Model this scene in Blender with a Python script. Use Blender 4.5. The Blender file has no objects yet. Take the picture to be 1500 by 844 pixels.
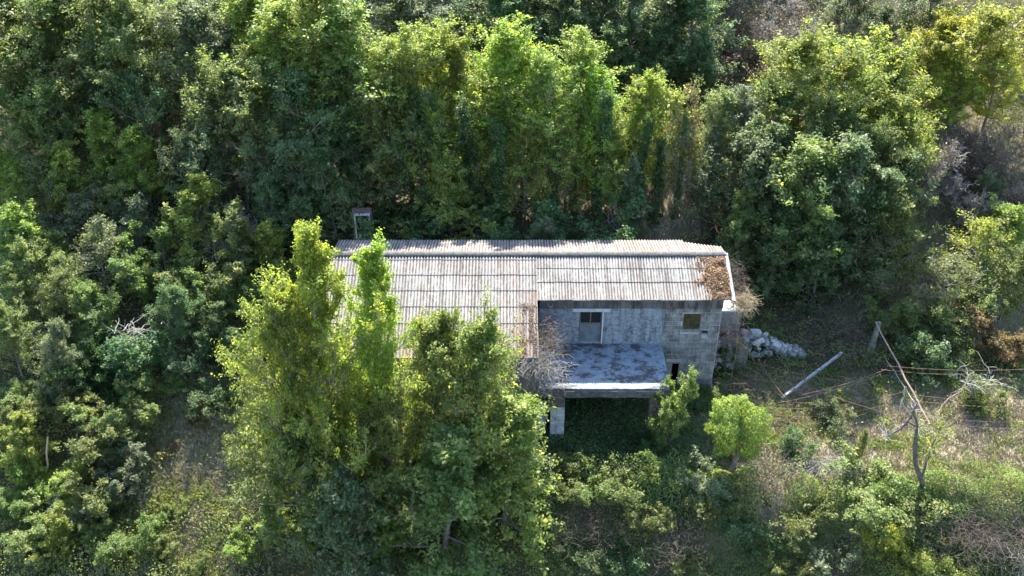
import bpy, math, random
import numpy as np
from mathutils import Vector, Euler, Matrix

# ------------------------------------------------------------------ camera, world, sun, exposure
scene = bpy.context.scene
COL = scene.collection
R_ = math.radians
PITCH = 35.0
CAM = (0.0, -48.2, 41.2)
cam_data = bpy.data.cameras.new('camera')
cam_data.sensor_width = 36.0
cam_data.lens = 36.0
cam_data.clip_start = 0.5
cam_data.clip_end = 2000.0
cam = bpy.data.objects.new('camera', cam_data)
COL.objects.link(cam)
cam.location = CAM
cam.rotation_euler = (R_(90 - PITCH), 0, 0)
scene.camera = cam

SUN_EL, SUN_AZ = 46.0, 2.0           # sun stands behind the house, azimuth measured from +Y towards +X
world = bpy.data.worlds.new('World')
scene.world = world
world.use_nodes = True
wn = world.node_tree.nodes
wl = world.node_tree.links
wn.clear()
w_out = wn.new('ShaderNodeOutputWorld')
w_bg = wn.new('ShaderNodeBackground')
w_sky = wn.new('ShaderNodeTexSky')
w_sky.sky_type = 'NISHITA'
w_sky.sun_disc = False
w_sky.sun_elevation = R_(SUN_EL)
w_sky.sun_rotation = R_(SUN_AZ)
w_sky.air_density = 1.0
w_sky.dust_density = 0.6
w_sky.ozone_density = 2.0
w_bg.inputs['Strength'].default_value = 0.15
wl.new(w_sky.outputs[0], w_bg.inputs[0])
wl.new(w_bg.outputs[0], w_out.inputs[0])

sun_data = bpy.data.lights.new('sun', 'SUN')
sun_data.energy = 4.4
sun_data.angle = R_(0.5)
sun_data.color = (1.0, 0.955, 0.88)
sun = bpy.data.objects.new('sun', sun_data)
COL.objects.link(sun)
_el, _az = R_(SUN_EL), R_(SUN_AZ)
_d = Vector((math.sin(_az) * math.cos(_el), math.cos(_az) * math.cos(_el), math.sin(_el)))
sun.rotation_euler = _d.to_track_quat('Z', 'Y').to_euler()
sun.location = _d * 80

scene.view_settings.view_transform = 'Standard'
scene.view_settings.look = 'None'
scene.view_settings.gamma = 1.0
scene.view_settings.use_curve_mapping = False
scene.view_settings.exposure = 2.18
cy = scene.cycles
cy.max_bounces = 7
cy.diffuse_bounces = 5
cy.glossy_bounces = 1
cy.transmission_bounces = 3
cy.transparent_max_bounces = 4
cy.caustics_reflective = False
cy.caustics_refractive = False
cy.use_adaptive_sampling = True
cy.adaptive_threshold = 0.02

rng = np.random.default_rng(7)
random.seed(7)

# ------------------------------------------------------------------ object helpers
def new_mesh(name, verts, faces):
    me = bpy.data.meshes.new(name)
    me.from_pydata([tuple(v) for v in verts], [], faces)
    me.update()
    return me

def fast_mesh(name, verts, fverts, k):
    """verts (N,3) float array, fverts flat int array of k-gons."""
    me = bpy.data.meshes.new(name)
    nv, nf = len(verts), len(fverts) // k
    me.vertices.add(nv)
    me.vertices.foreach_set('co', np.asarray(verts, np.float32).ravel())
    me.loops.add(nf * k)
    me.loops.foreach_set('vertex_index', np.asarray(fverts, np.int32))
    me.polygons.add(nf)
    me.polygons.foreach_set('loop_start', np.arange(0, nf * k, k, dtype=np.int32))
    me.polygons.foreach_set('loop_total', np.full(nf, k, np.int32))
    me.update(calc_edges=True)
    return me

def face_attr(me, name, vals):
    a = me.attributes.new(name, 'FLOAT', 'FACE')
    a.data.foreach_set('value', np.asarray(vals, np.float32))

def point_attr(me, name, vals):
    a = me.attributes.new(name, 'FLOAT', 'POINT')
    a.data.foreach_set('value', np.asarray(vals, np.float32))

def link(name, me, mat=None, parent=None, loc=None, rot=None):
    o = bpy.data.objects.new(name, me)
    COL.objects.link(o)
    if mat is not None and me is not None and len(me.materials) == 0:
        me.materials.append(mat)
    if parent is not None:
        o.parent = parent
    if loc is not None:
        o.location = loc
    if rot is not None:
        o.rotation_euler = rot
    return o

def thing(name, label, cat, loc=(0, 0, 0), rotz=0.0, group=None):
    o = bpy.data.objects.new(name, None)
    COL.objects.link(o)
    o.empty_display_size = 0.3
    o.location = loc
    o.rotation_euler = (0, 0, rotz)
    return tag(o, label, cat, group)

def tag(o, label, cat=None, group=None, kind=None):
    if label: o['label'] = label
    if cat: o['category'] = cat
    if group: o['group'] = group
    if kind: o['kind'] = kind
    return o

class MB:
    """collects boxes and prisms into one mesh"""
    def __init__(self):
        self.v, self.f = [], []
    def box(self, x0, x1, y0, y1, z0, z1, jit=0.0, r=None):
        b = len(self.v)
        for z in (z0, z1):
            for (x, y) in ((x0, y0), (x1, y0), (x1, y1), (x0, y1)):
                if jit:
                    x += r.uniform(-jit, jit); y += r.uniform(-jit, jit); zz = z + r.uniform(-jit, jit)
                else:
                    zz = z
                self.v.append((x, y, zz))
        for q in ((0, 3, 2, 1), (4, 5, 6, 7), (0, 1, 5, 4), (1, 2, 6, 5), (2, 3, 7, 6), (3, 0, 4, 7)):
            self.f.append(tuple(b + i for i in q))
        return self
    def wall(self, x0, x1, y0, y1, z0, z1, holes):
        """wall along X with rectangular holes (hx0,hx1,hz0,hz1)"""
        xs = sorted({x0, x1, *[h[0] for h in holes], *[h[1] for h in holes]})
        zs = sorted({z0, z1, *[h[2] for h in holes], *[h[3] for h in holes]})
        for a, b in zip(xs, xs[1:]):
            for c, d in zip(zs, zs[1:]):
                mx, mz = (a + b) / 2, (c + d) / 2
                if any(h[0] < mx < h[1] and h[2] < mz < h[3] for h in holes):
                    continue
                self.box(a, b, y0, y1, c, d)
        return self
    def mesh(self, name):
        return new_mesh(name, self.v, self.f)
    def build(self, name, mat, parent=None, loc=None, rot=None):
        return link(name, self.mesh(name), mat, parent, loc, rot)

def tubes(paths, sides=4):
    """paths: list of (pts (n,3), radii (n,)) -> verts, quad index array"""
    V, F = [], []
    base = 0
    ang = np.linspace(0, 2 * math.pi, sides, endpoint=False)
    ca, sa = np.cos(ang), np.sin(ang)
    for pts, rad in paths:
        pts = np.asarray(pts, float)
        n = len(pts)
        d = np.gradient(pts, axis=0)
        d /= (np.linalg.norm(d, axis=1, keepdims=True) + 1e-9)
        ref = np.array([0.0, 0, 1]) if abs(d[0, 2]) < 0.9 else np.array([1.0, 0, 0])
        u = np.cross(d, ref); u /= (np.linalg.norm(u, axis=1, keepdims=True) + 1e-9)
        w = np.cross(d, u)
        rad = np.asarray(rad, float)[:, None, None]
        ring = pts[:, None, :] + rad * (u[:, None, :] * ca[None, :, None] + w[:, None, :] * sa[None, :, None])
        V.append(ring.reshape(-1, 3))
        i = np.arange(n - 1)[:, None] * sides
        j = np.arange(sides)[None, :]
        a = base + i + j
        b = base + i + (j + 1) % sides
        F.append(np.stack([a, b, b + sides, a + sides], -1).reshape(-1))
        base += n * sides
    return np.concatenate(V), np.concatenate(F)

def tube_mesh(name, paths, sides=4):
    v, f = tubes(paths, sides)
    me = fast_mesh(name, v, f, 4)
    me.polygons.foreach_set('use_smooth', np.ones(len(me.polygons), bool))
    return me

def _norm(a):
    return a / (np.linalg.norm(a, axis=1, keepdims=True) + 1e-9)

def leaf_mesh(name, c, nrm, size, tint, r, aspect=0.62, fold=0.18):
    """one folded diamond leaf per centre"""
    n = len(c)
    t = _norm(np.cross(nrm, r.normal(size=(n, 3))))
    b = np.cross(nrm, t)
    s = size[:, None]
    v = np.empty((n, 4, 3))
    v[:, 0] = c - t * s * 0.5
    v[:, 1] = c + b * s * 0.5 * aspect + nrm * s * fold - t * s * .05
    v[:, 2] = c + t * s * 0.5
    v[:, 3] = c - b * s * 0.5 * aspect + nrm * s * fold - t * s * .05
    me = fast_mesh(name, v.reshape(-1, 3), np.arange(n * 4), 4)
    face_attr(me, 'tint', tint)
    return me

# ------------------------------------------------------------------ noise
_perm = rng.permutation(512)
_lat = rng.uniform(-1, 1, (512,))
def vnoise(x, y, s=1.0, seed=0):
    x = np.asarray(x, float) / s + 1000.3 + seed * 17.7
    y = np.asarray(y, float) / s + 1000.7 + seed * 9.1
    xi, yi = np.floor(x).astype(int), np.floor(y).astype(int)
    fx, fy = x - xi, y - yi
    fx, fy = fx * fx * (3 - 2 * fx), fy * fy * (3 - 2 * fy)
    def g(a, b): return _lat[(_perm[a % 512] + b * 7) % 512]
    return (g(xi, yi) * (1 - fx) * (1 - fy) + g(xi + 1, yi) * fx * (1 - fy)
            + g(xi, yi + 1) * (1 - fx) * fy + g(xi + 1, yi + 1) * fx * fy)

def sstep(a, b, x):
    t = np.clip((np.asarray(x, float) - a) / (b - a), 0, 1)
    return t * t * (3 - 2 * t)

# ------------------------------------------------------------------ terrain height
def terrain(x, y):
    x = np.asarray(x, float); y = np.asarray(y, float)
    # terraced strip on which the house stands
    rise_c = 4.2 * sstep(5.9, 9.5, y) + 0.27 * np.clip(y - 9.5, 0, None)         # behind the house
    rise_r = 0.9 * sstep(3.5, 9, y) + 3.5 * sstep(9, 17, y) + 0.27 * np.clip(y - 15, 0, None)
    right = sstep(12.6, 17, x)
    up = rise_c * (1 - right) + rise_r * right
    edge = -7.0 - 1.3 * sstep(10, 15, x) + 0.5 * vnoise(x, 0 * y, 4.0, 3)
    e = edge - y
    down = -3.6 * sstep(0, 5.0, e) - 0.42 * np.clip(e - 3.0, 0, 60)
    sag = -0.4 * sstep(-.5, -4.5, y) * sstep(-3, 0, x) * sstep(14.5, 12, x)
    flat = up + down + sag
    # left: one steady slope without a terrace
    slope = 3.0 + 0.33 * (y - 6) - 0.9 * sstep(-2, -10, y)
    slope = np.where(y > 9, slope + 0.0 * y, slope)
    left = sstep(-12.0, -17.0, x)
    z = flat * (1 - left) + slope * left
    z = z + 0.28 * vnoise(x, y, 5.0, 1) * (1 - 0.8 * sstep(14, 12, np.abs(x - 1)) * sstep(8, 6, np.abs(y)))
    z = z + 0.10 * vnoise(x, y, 1.3, 2)
    z = z + 2.2 * vnoise(x, y, 38.0, 5) * sstep(20, 60, np.hypot(x, y - 5))
    z = z - 0.06 * np.clip(y - 70, 0, None) + 8 * vnoise(x, y, 90.0, 6) * sstep(80, 200, np.hypot(x, y))
    z = np.where(y < -60, z + 0.42 * np.clip(-60 - y, 0, None) * .7, z)
    return z

def tz(x, y):
    return float(terrain(x, y))

# a ray through a pixel of the 1500 x 844 survey picture
_p = R_(PITCH)
FWD = np.array([0, math.cos(_p), -math.sin(_p)])
UPV = np.array([0, math.sin(_p), math.cos(_p)])
def ray(px, py):
    return FWD + (px - 750) / 1500 * np.array([1.0, 0, 0]) - (py - 422) / 1500 * UPV
def on_y(px, py, y):
    d = ray(px, py); t = (y - CAM[1]) / d[1]
    return np.array(CAM) + d * t
def on_z(px, py, z):
    d = ray(px, py); t = (z - CAM[2]) / d[2]
    return np.array(CAM) + d * t
_ts = np.arange(30, 140, 0.15)
def on_ground(px, py, H=0.0):
    d = ray(px, py)
    P = np.array(CAM)[None, :] + d[None, :] * _ts[:, None]
    h = P[:, 2] - terrain(P[:, 0], P[:, 1]) - H
    k = int(np.argmax(h < 0)) if (h < 0).any() else len(_ts) - 1
    return P[k]

# ------------------------------------------------------------------ materials
def mat_new(name):
    m = bpy.data.materials.new(name)
    m.use_nodes = True
    nt = m.node_tree
    nt.nodes.clear()
    out = nt.nodes.new('ShaderNodeOutputMaterial')
    return m, nt, out

def ramp(nt, fac, stops):
    r = nt.nodes.new('ShaderNodeValToRGB')
    cr = r.color_ramp
    while len(cr.elements) < len(stops):
        cr.elements.new(0.5)
    for e, (p, c) in zip(cr.elements, stops):
        e.position = p
        e.color = (*c, 1)
    nt.links.new(fac, r.inputs[0])
    return r.outputs[0]

def noise_tex(nt, scale, detail=4, rough=0.6, coord='Object', vec=None):
    n = nt.nodes.new('ShaderNodeTexNoise')
    n.inputs['Scale'].default_value = scale
    n.inputs['Detail'].default_value = detail
    n.inputs['Roughness'].default_value = rough
    if vec is None:
        tc = nt.nodes.new('ShaderNodeTexCoord')
        vec = tc.outputs[coord]
    nt.links.new(vec, n.inputs['Vector'])
    return n.outputs['Fac']

def world_pos(nt):
    g = nt.nodes.new('ShaderNodeNewGeometry')
    return g.outputs['Position']

def mixc(nt, fac, a, b, mode='MIX'):
    m = nt.nodes.new('ShaderNodeMix')
    m.data_type = 'RGBA'
    m.blend_type = mode
    if hasattr(fac, 'links') or hasattr(fac, 'is_linked'):
        nt.links.new(fac, m.inputs[0])
    else:
        m.inputs[0].default_value = fac
    for s, i in ((a, 6), (b, 7)):
        if isinstance(s, tuple):
            m.inputs[i].default_value = (*s, 1)
        else:
            nt.links.new(s, m.inputs[i])
    return m.outputs[2]

def math_n(nt, op, a, b=None, clamp=False):
    m = nt.nodes.new('ShaderNodeMath'); m.operation = op; m.use_clamp = clamp
    for i, s in enumerate((a, b)):
        if s is None: continue
        if isinstance(s, (int, float)): m.inputs[i].default_value = s
        else: nt.links.new(s, m.inputs[i])
    return m.outputs[0]

def leaf_mat(name, stops, trans=0.4, rough=0.5, spec=0.22, vary=0.25, warm_t=(1.85, 1.8, 1.0)):
    m, nt, out = mat_new(name)
    at = nt.nodes.new('ShaderNodeAttribute'); at.attribute_name = 'tint'
    oi = nt.nodes.new('ShaderNodeObjectInfo')
    wp = world_pos(nt)
    clump = noise_tex(nt, 0.55, 2, 0.5, vec=wp)
    f = math_n(nt, 'ADD', at.outputs['Fac'], math_n(nt, 'MULTIPLY', math_n(nt, 'SUBTRACT', clump, 0.5), 0.6), True)
    c = ramp(nt, f, stops)
    hsv = nt.nodes.new('ShaderNodeHueSaturation')
    nt.links.new(c, hsv.inputs['Color'])
    nt.links.new(math_n(nt, 'ADD', math_n(nt, 'MULTIPLY', oi.outputs['Random'], 0.035), 0.4825), hsv.inputs['Hue'])
    nt.links.new(math_n(nt, 'ADD', math_n(nt, 'MULTIPLY', oi.outputs['Random'], vary), 1 - vary / 2), hsv.inputs['Value'])
    p = nt.nodes.new('ShaderNodeBsdfPrincipled')
    p.inputs['Roughness'].default_value = rough
    p.inputs['Specular IOR Level'].default_value = spec
    nt.links.new(hsv.outputs[0], p.inputs['Base Color'])
    t = nt.nodes.new('ShaderNodeBsdfTranslucent')
    warm = nt.nodes.new('ShaderNodeMix'); warm.data_type = 'RGBA'; warm.blend_type = 'MULTIPLY'
    warm.inputs[0].default_value = 1.0
    warm.inputs[7].default_value = (*warm_t, 1)
    nt.links.new(hsv.outputs[0], warm.inputs[6])
    nt.links.new(warm.outputs[2], t.inputs['Color'])
    mx = nt.nodes.new('ShaderNodeMixShader'); mx.inputs[0].default_value = trans
    nt.links.new(p.outputs[0], mx.inputs[1]); nt.links.new(t.outputs[0], mx.inputs[2])
    nt.links.new(mx.outputs[0], out.inputs[0])
    return m

def streaks(nt, c, amount):
    mp = nt.nodes.new('ShaderNodeMapping'); mp.inputs['Scale'].default_value = (1, 1, .13)
    nt.links.new(world_pos(nt), mp.inputs[0])
    s = ramp(nt, noise_tex(nt, 3.2, 5, .7, vec=mp.outputs[0]), [(.40, (1 - amount,) * 3), (.56, (1, 1, 1))])
    return mixc(nt, 1.0, c, s, 'MULTIPLY')

def rough_mat(name, stops, scale=3.0, detail=6, rough=0.9, bump=0.3, bscale=None, coord='Object', spec=0.2, metal=0.0, vary=0.0, pos=False, streak=0.0):
    m, nt, out = mat_new(name)
    vec = world_pos(nt) if pos else None
    f = noise_tex(nt, scale, detail, 0.65, coord, vec)
    c = ramp(nt, f, stops)
    if streak:
        c = streaks(nt, c, streak)
    if vary:
        oi = nt.nodes.new('ShaderNodeObjectInfo')
        hsv = nt.nodes.new('ShaderNodeHueSaturation')
        nt.links.new(c, hsv.inputs['Color'])
        nt.links.new(math_n(nt, 'ADD', math_n(nt, 'MULTIPLY', oi.outputs['Random'], vary), 1 - vary / 2), hsv.inputs['Value'])
        c = hsv.outputs[0]
    p = nt.nodes.new('ShaderNodeBsdfPrincipled')
    p.inputs['Roughness'].default_value = rough
    p.inputs['Specular IOR Level'].default_value = spec
    p.inputs['Metallic'].default_value = metal
    nt.links.new(c, p.inputs['Base Color'])
    if bump:
        b = nt.nodes.new('ShaderNodeBump')
        b.inputs['Strength'].default_value = bump
        b.inputs['Distance'].default_value = 0.03
        nt.links.new(noise_tex(nt, bscale or scale * 3, 5, 0.7, coord, vec), b.inputs['Height'])
        nt.links.new(b.outputs[0], p.inputs['Normal'])
    nt.links.new(p.outputs[0], out.inputs[0])
    return m

L = {}
L['poplar'] = leaf_mat('poplar_leaves', [(0, (0.118, 0.195, 0.0343)), (.42, (0.221, 0.315, 0.0601)), (.8, (0.346, 0.42, 0.0686)), (1, (0.581, 0.571, 0.103))], 0.55)
L['lime'] = leaf_mat('lime_leaves', [(0, (0.107, 0.164, 0.0397)), (.42, (0.2, 0.267, 0.0661)), (.8, (0.314, 0.357, 0.0795)), (1, (0.543, 0.492, 0.132))], 0.55)
L['mid'] = leaf_mat('mid_green_leaves', [(0, (0.0757, 0.119, 0.0365)), (.42, (0.139, 0.195, 0.0609)), (.8, (0.219, 0.264, 0.0853)), (1, (0.371, 0.321, 0.134))], 0.50)
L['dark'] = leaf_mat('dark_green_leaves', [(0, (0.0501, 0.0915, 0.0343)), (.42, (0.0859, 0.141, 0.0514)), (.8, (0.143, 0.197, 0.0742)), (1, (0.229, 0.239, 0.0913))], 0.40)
L['blue'] = leaf_mat('blue_green_leaves', [(0, (0.0576, 0.098, 0.0442)), (.42, (0.102, 0.151, 0.0652)), (.8, (0.166, 0.213, 0.0947)), (1, (0.256, 0.276, 0.126))], 0.40)
L['grey'] = leaf_mat('grey_green_leaves', [(0, (0.0685, 0.0983, 0.0477)), (.42, (0.12, 0.156, 0.0795)), (.8, (0.188, 0.22, 0.118)), (1, (0.286, 0.277, 0.17))], 0.42)
L['yellow'] = leaf_mat('yellowing_leaves', [(0, (0.128, 0.17, 0.0396)), (.42, (0.255, 0.287, 0.0528)), (.8, (0.393, 0.393, 0.0792)), (1, (0.491, 0.404, 0.106))], 0.55)
L['fresh'] = leaf_mat('fresh_green_leaves', [(0, (0.0988, 0.148, 0.0385)), (.42, (0.172, 0.231, 0.055)), (.8, (0.264, 0.315, 0.077)), (1, (0.448, 0.404, 0.121))], 0.46)
L['pine'] = leaf_mat('pine_needles', [(0, (0.0819, 0.119, 0.063)), (.5, (0.164, 0.211, 0.116)), (1, (0.281, 0.302, 0.165))], .25)
L['rust'] = leaf_mat('rusty_leaves', [(0, (0.09, 0.09, 0.04)), (.42, (0.16, 0.13, 0.055)), (.8, (0.24, 0.165, 0.075)), (1, (0.32, 0.22, 0.11))], 0.45)
L['brown'] = leaf_mat('dry_brown_leaves', [(0, (0.098, 0.07, 0.049)), (.5, (0.168, 0.119, 0.077)), (.85, (0.266, 0.196, 0.126)), (1, (0.392, 0.294, 0.196))], 0.30)
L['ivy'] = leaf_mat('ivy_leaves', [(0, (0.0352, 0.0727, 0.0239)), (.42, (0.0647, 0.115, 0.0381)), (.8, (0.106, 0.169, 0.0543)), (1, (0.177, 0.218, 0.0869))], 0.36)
L['olive'] = leaf_mat('olive_green_leaves', [(0, (0.0826, 0.113, 0.0341)), (.42, (0.145, 0.184, 0.0586)), (.8, (0.235, 0.263, 0.0853)), (1, (0.385, 0.354, 0.147))], 0.46)

BARK = rough_mat('bark', [(.3, (.11, .09, .07)), (.7, (.26, .225, .18))], 6, vary=.3)
BARK_PALE = rough_mat('pale_bark', [(.3, (.15, .135, .11)), (.7, (.29, .265, .225))], 6, vary=.2)
TWIG = rough_mat('dry_twigs', [(.3, (.085, .065, .05)), (.7, (.18, .145, .115))], 5, bump=0, vary=.25)
TWIG_TAN = rough_mat('straw_twigs', [(.3, (.22, .16, .09)), (.7, (.42, .33, .20))], 5, bump=0)
TWIG_PALE = rough_mat('bleached_twigs', [(.3, (.20, .185, .16)), (.7, (.36, .335, .30))], 5, bump=0)
# ------------------------------------------------------------------ ground sheet
def build_ground():
    def axis(a, b, step, far, n):
        core = np.arange(a, b + 1e-6, step)
        g = np.geomspace(1, far, n)
        return np.concatenate([(a - g)[::-1], core, b + g])
    xs = axis(-56, 56, 0.45, 600, 26)
    ys = axis(-26, 66, 0.45, 600, 26)
    X, Y = np.meshgrid(xs, ys)
    Z = terrain(X, Y)
    nx, ny = len(xs), len(ys)
    v = np.stack([X.ravel(), Y.ravel(), Z.ravel()], 1)
    i, j = np.meshgrid(np.arange(nx - 1), np.arange(ny - 1))
    a = (j * nx + i).ravel()
    f = np.stack([a, a + 1, a + nx + 1, a + nx], 1).ravel()
    me = fast_mesh('ground', v, f, 4)
    me.polygons.foreach_set('use_smooth', np.ones(len(me.polygons), bool))
    point_attr(me, 'dry', dryness(X.ravel(), Y.ravel()))
    m, nt, out = mat_new('ground_soil')
    at = nt.nodes.new('ShaderNodeAttribute'); at.attribute_name = 'dry'
    wp = world_pos(nt)
    soil = ramp(nt, noise_tex(nt, 1.7, 8, .7, vec=wp), [(.3, (.035, .028, .018)), (.5, (.06, .05, .03)), (.7, (.085, .08, .035))])
    dry = ramp(nt, noise_tex(nt, 2.6, 8, .75, vec=wp), [(.3, (.15, .13, .085)), (.46, (.26, .215, .145)), (.60, (.37, .31, .215)), (.78, (.16, .16, .08))])
    c = mixc(nt, at.outputs['Fac'], soil, dry)
    p = nt.nodes.new('ShaderNodeBsdfPrincipled')
    p.inputs['Roughness'].default_value = 1.0
    p.inputs['Specular IOR Level'].default_value = 0.1
    nt.links.new(c, p.inputs['Base Color'])
    b = nt.nodes.new('ShaderNodeBump'); b.inputs['Strength'].default_value = .6; b.inputs['Distance'].default_value = .06
    nt.links.new(noise_tex(nt, 9, 6, .7, vec=wp), b.inputs['Height'])
    nt.links.new(b.outputs[0], p.inputs['Normal'])
    nt.links.new(p.outputs[0], out.inputs[0])
    o = link('ground', me, m)
    o['kind'] = 'structure'

def blob(x, y, cx, cy, rx, ry):
    return np.clip(1.35 - np.hypot((x - cx) / rx, (y - cy) / ry), 0, 1)

def dryness(x, y):
    d = np.maximum.reduce([
        sstep(9.5, 13, x) * sstep(1.5, -2.5, y) * sstep(-11.5, -9.5, y) * sstep(40, 34, x),
        blob(x, y, -17.8, -6.0, 3.6, 5.2),
        blob(x, y, 28, 9, 6, 5) * .8,
        blob(x, y, 31, 22, 6, 7) * .7,
        blob(x, y, 10, 13.5, 4, 3) * .8,
        blob(x, y, -8, 16, 5, 3) * .5,
    ])
    d = d * np.clip(0.95 + 0.5 * vnoise(x, y, 1.6, 11), 0, 1)
    return np.clip(d, 0, 1)
build_ground()

# ------------------------------------------------------------------ ground cover nobody could count
def mound(x, y):
    """height of the tangle over the soil"""
    m = 0.5 + 0.5 * vnoise(x, y, 2.2, 21) + 0.3 * vnoise(x, y, .8, 22)
    return np.clip(m, 0.03, 1.3)

def in_house(x, y):
    return ((x > -10.6) & (x < 1.6) & (y > -4.1) & (y < 5.6)) | ((x > 1.4) & (x < 12.5) & (y > -.1) & (y < 5.6))

def scatter(name, n, x0, x1, y0, y1, dens, hfun, size, mat, label, cat, seed, up=.8, surf=.8, aspect=.62):
    r = np.random.default_rng(seed)
    x = r.uniform(x0, x1, n); y = r.uniform(y0, y1, n)
    keep = (r.random(n) < dens(x, y)) & ~in_house(x, y)
    x, y = x[keep], y[keep]; n = len(x)
    h = hfun(x, y)
    fr = np.where(r.random(n) < surf, r.uniform(.82, 1.06, n), r.random(n))
    z = terrain(x, y) + h * fr + .03
    c = np.stack([x, y, z], 1)
    e = .3
    gx = (hfun(x + e, y) - hfun(x - e, y)) / (2 * e) + (terrain(x + e, y) - terrain(x - e, y)) / (2 * e)
    gy = (hfun(x, y + e) - hfun(x, y - e)) / (2 * e) + (terrain(x, y + e) - terrain(x, y - e)) / (2 * e)
    nrm = _norm(_norm(np.stack([-gx, -gy, np.ones(n)], 1)) * up + r.normal(size=(n, 3)) * .55)
    s = r.uniform(size[0], size[1], n)
    t = np.clip(.45 + .28 * vnoise(x, y, 1.1, seed) + r.normal(0, .2, n), 0, 1)
    me = leaf_mesh(name, c, nrm, s, t, r, aspect)
    return tag(link(name, me, mat), label, cat, kind='stuff')

def grass(name, n, x0, x1, y0, y1, dens, h, mat, label, cat, seed, tuft=.12, blades=9):
    r = np.random.default_rng(seed)
    x = r.uniform(x0, x1, n); y = r.uniform(y0, y1, n)
    keep = (r.random(n) < dens(x, y)) & ~in_house(x, y)
    x = np.repeat(x[keep], blades); y = np.repeat(y[keep], blades)
    n = len(x)
    bx = x + r.normal(0, tuft, n); by = y + r.normal(0, tuft, n)
    z = terrain(bx, by) - .02
    hh = r.uniform(h[0], h[1], n)
    a = r.uniform(0, 2 * math.pi, n); lean = r.uniform(.1, .75, n) * hh
    w = r.uniform(.010, .022, n)
    base = np.stack([bx, by, z], 1)
    side = np.stack([-np.sin(a), np.cos(a), 0 * a], 1) * w[:, None]
    out = np.stack([np.cos(a), np.sin(a), 0 * a], 1)
    v = np.empty((n, 4, 3))
    v[:, 0] = base - side; v[:, 1] = base + side
    v[:, 2] = base + out * (lean * .45)[:, None] + np.array([0, 0, 1]) * (hh * .7)[:, None] + side * .8
    v[:, 3] = base + out * lean[:, None] + np.array([0, 0, 1]) * hh[:, None]
    me = fast_mesh(name, v.reshape(-1, 3), np.arange(n * 4), 4)
    face_attr(me, 'tint', np.clip(np.repeat(r.random(n // blades), blades) * .7 + r.random(n) * .3, 0, 1))
    return tag(link(name, me, mat), label, cat, kind='stuff')

def d_terrace(x, y):     # shaded nettles and ivy before the house
    return sstep(-1, .5, x) * sstep(15, 12.5, x) * sstep(-8.2, -7.2, y) * sstep(.2, -.3, y)
def d_bank(x, y):
    e = -6.9 - 1.3 * sstep(10, 15, x)
    return sstep(e + .6, e - .4, y) * sstep(-18, -14, x) * np.clip(.8 + 1.1 * vnoise(x, y, 2.0, 31), .1, 1)
def d_bank_dry(x, y):
    e = -6.9 - 1.3 * sstep(10, 15, x)
    return sstep(e + .9, e - .2, y) * sstep(-18, -14, x) * np.clip(-.1 - 1.4 * vnoise(x, y, 2.0, 31), 0, 1)
def d_forest(x, y):
    return np.clip((.65 + .7 * vnoise(x, y, 2.5, 41)) * (1 - dryness(x, y) * .9), 0, 1) * np.where((y < -7) & (x > -14), .25, 1) * np.where((x > -1) & (x < 13) & (y < 0), 0, 1)

GRASS_DRY = leaf_mat('dry_grass_blades', [(0, (.20, .175, .11)), (.5, (.33, .285, .19)), (1, (.45, .40, .29))], .15, warm_t=(1.1, 1.1, 1.0))
GRASS_GREEN = leaf_mat('green_grass_blades', [(0, (.07, .12, .03)), (.5, (.14, .19, .05)), (1, (.28, .28, .12))], .4)

scatter('nettle_patch', 26000, -1, 15, -8.3, .3, d_terrace, lambda x, y: .08 + .32 * mound(x, y), (.09, .18), L['ivy'],
        'low dark green nettles and ivy covering the shaded yard before the house', 'ground cover', 51)
scatter('bramble_tangle', 250000, -8, 32, -18, -6, d_bank, lambda x, y: .15 + 1.5 * mound(x, y) ** 1.4, (.07, .14), L['mid'],
        'green bramble tangle covering the bank below the yard', 'brambles', 52)
scatter('ivy_tangle', 60000, -8, 32, -18, -6, lambda x, y: d_bank(x, y) * np.clip(.2 + 1.5 * vnoise(x, y, 2.9, 71), 0, 1), lambda x, y: .2 + 1.5 * mound(x, y) ** 1.4, (.08, .15), L['ivy'],
        'dark ivy growing through the brambles on the bank', 'ivy', 62)
scatter('dry_bramble', 50000, -8, 32, -18, -6, d_bank_dry, lambda x, y: .1 + .7 * mound(x, y), (.07, .14), L['brown'],
        'dead brown bramble patches between the green ones on the bank', 'brambles', 53)
scatter('forest_undergrowth', 300000, -56, 56, -16, 62, d_forest, lambda x, y: .1 + .95 * mound(x, y), (.11, .2), L['mid'],
        'leafy green undergrowth covering the forest floor', 'undergrowth', 54)
scatter('sapling_carpet', 90000, -44, -11, -16, 6, lambda x, y: np.clip(.75 + .8 * vnoise(x, y, 2.2, 44), 0, 1) * (1 - dryness(x, y)), lambda x, y: .25 + 1.3 * mound(x, y), (.08, .16), L['olive'],
        'light olive green scrub carpeting the slope left of the house', 'scrub', 63)
scatter('brown_undergrowth', 70000, -56, 56, -16, 62, lambda x, y: np.clip(-.1 - 1.0 * vnoise(x, y, 2.5, 41), 0, 1) * (1 - dryness(x, y)) * np.where((x > -1) & (x < 13) & (y < 0), 0, 1), lambda x, y: .1 + .5 * mound(x, y), (.10, .2), L['brown'],
        'brown dead bracken between the green undergrowth of the forest floor', 'bracken', 55)
grass('dry_grass', 17000, 9, 40, -12, 3, lambda x, y: dryness(x, y), (.10, .34), GRASS_DRY, 'bleached dry grass covering the sunny yard on the right', 'grass', 56)
grass('green_grass', 16000, 9, 40, -12, 4, lambda x, y: np.clip(.0 + 1.3 * vnoise(x, y, 1.2, 33), 0, 1), (.12, .42), GRASS_GREEN, 'green grass and weed tufts in the dry yard on the right', 'grass', 57)
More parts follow.
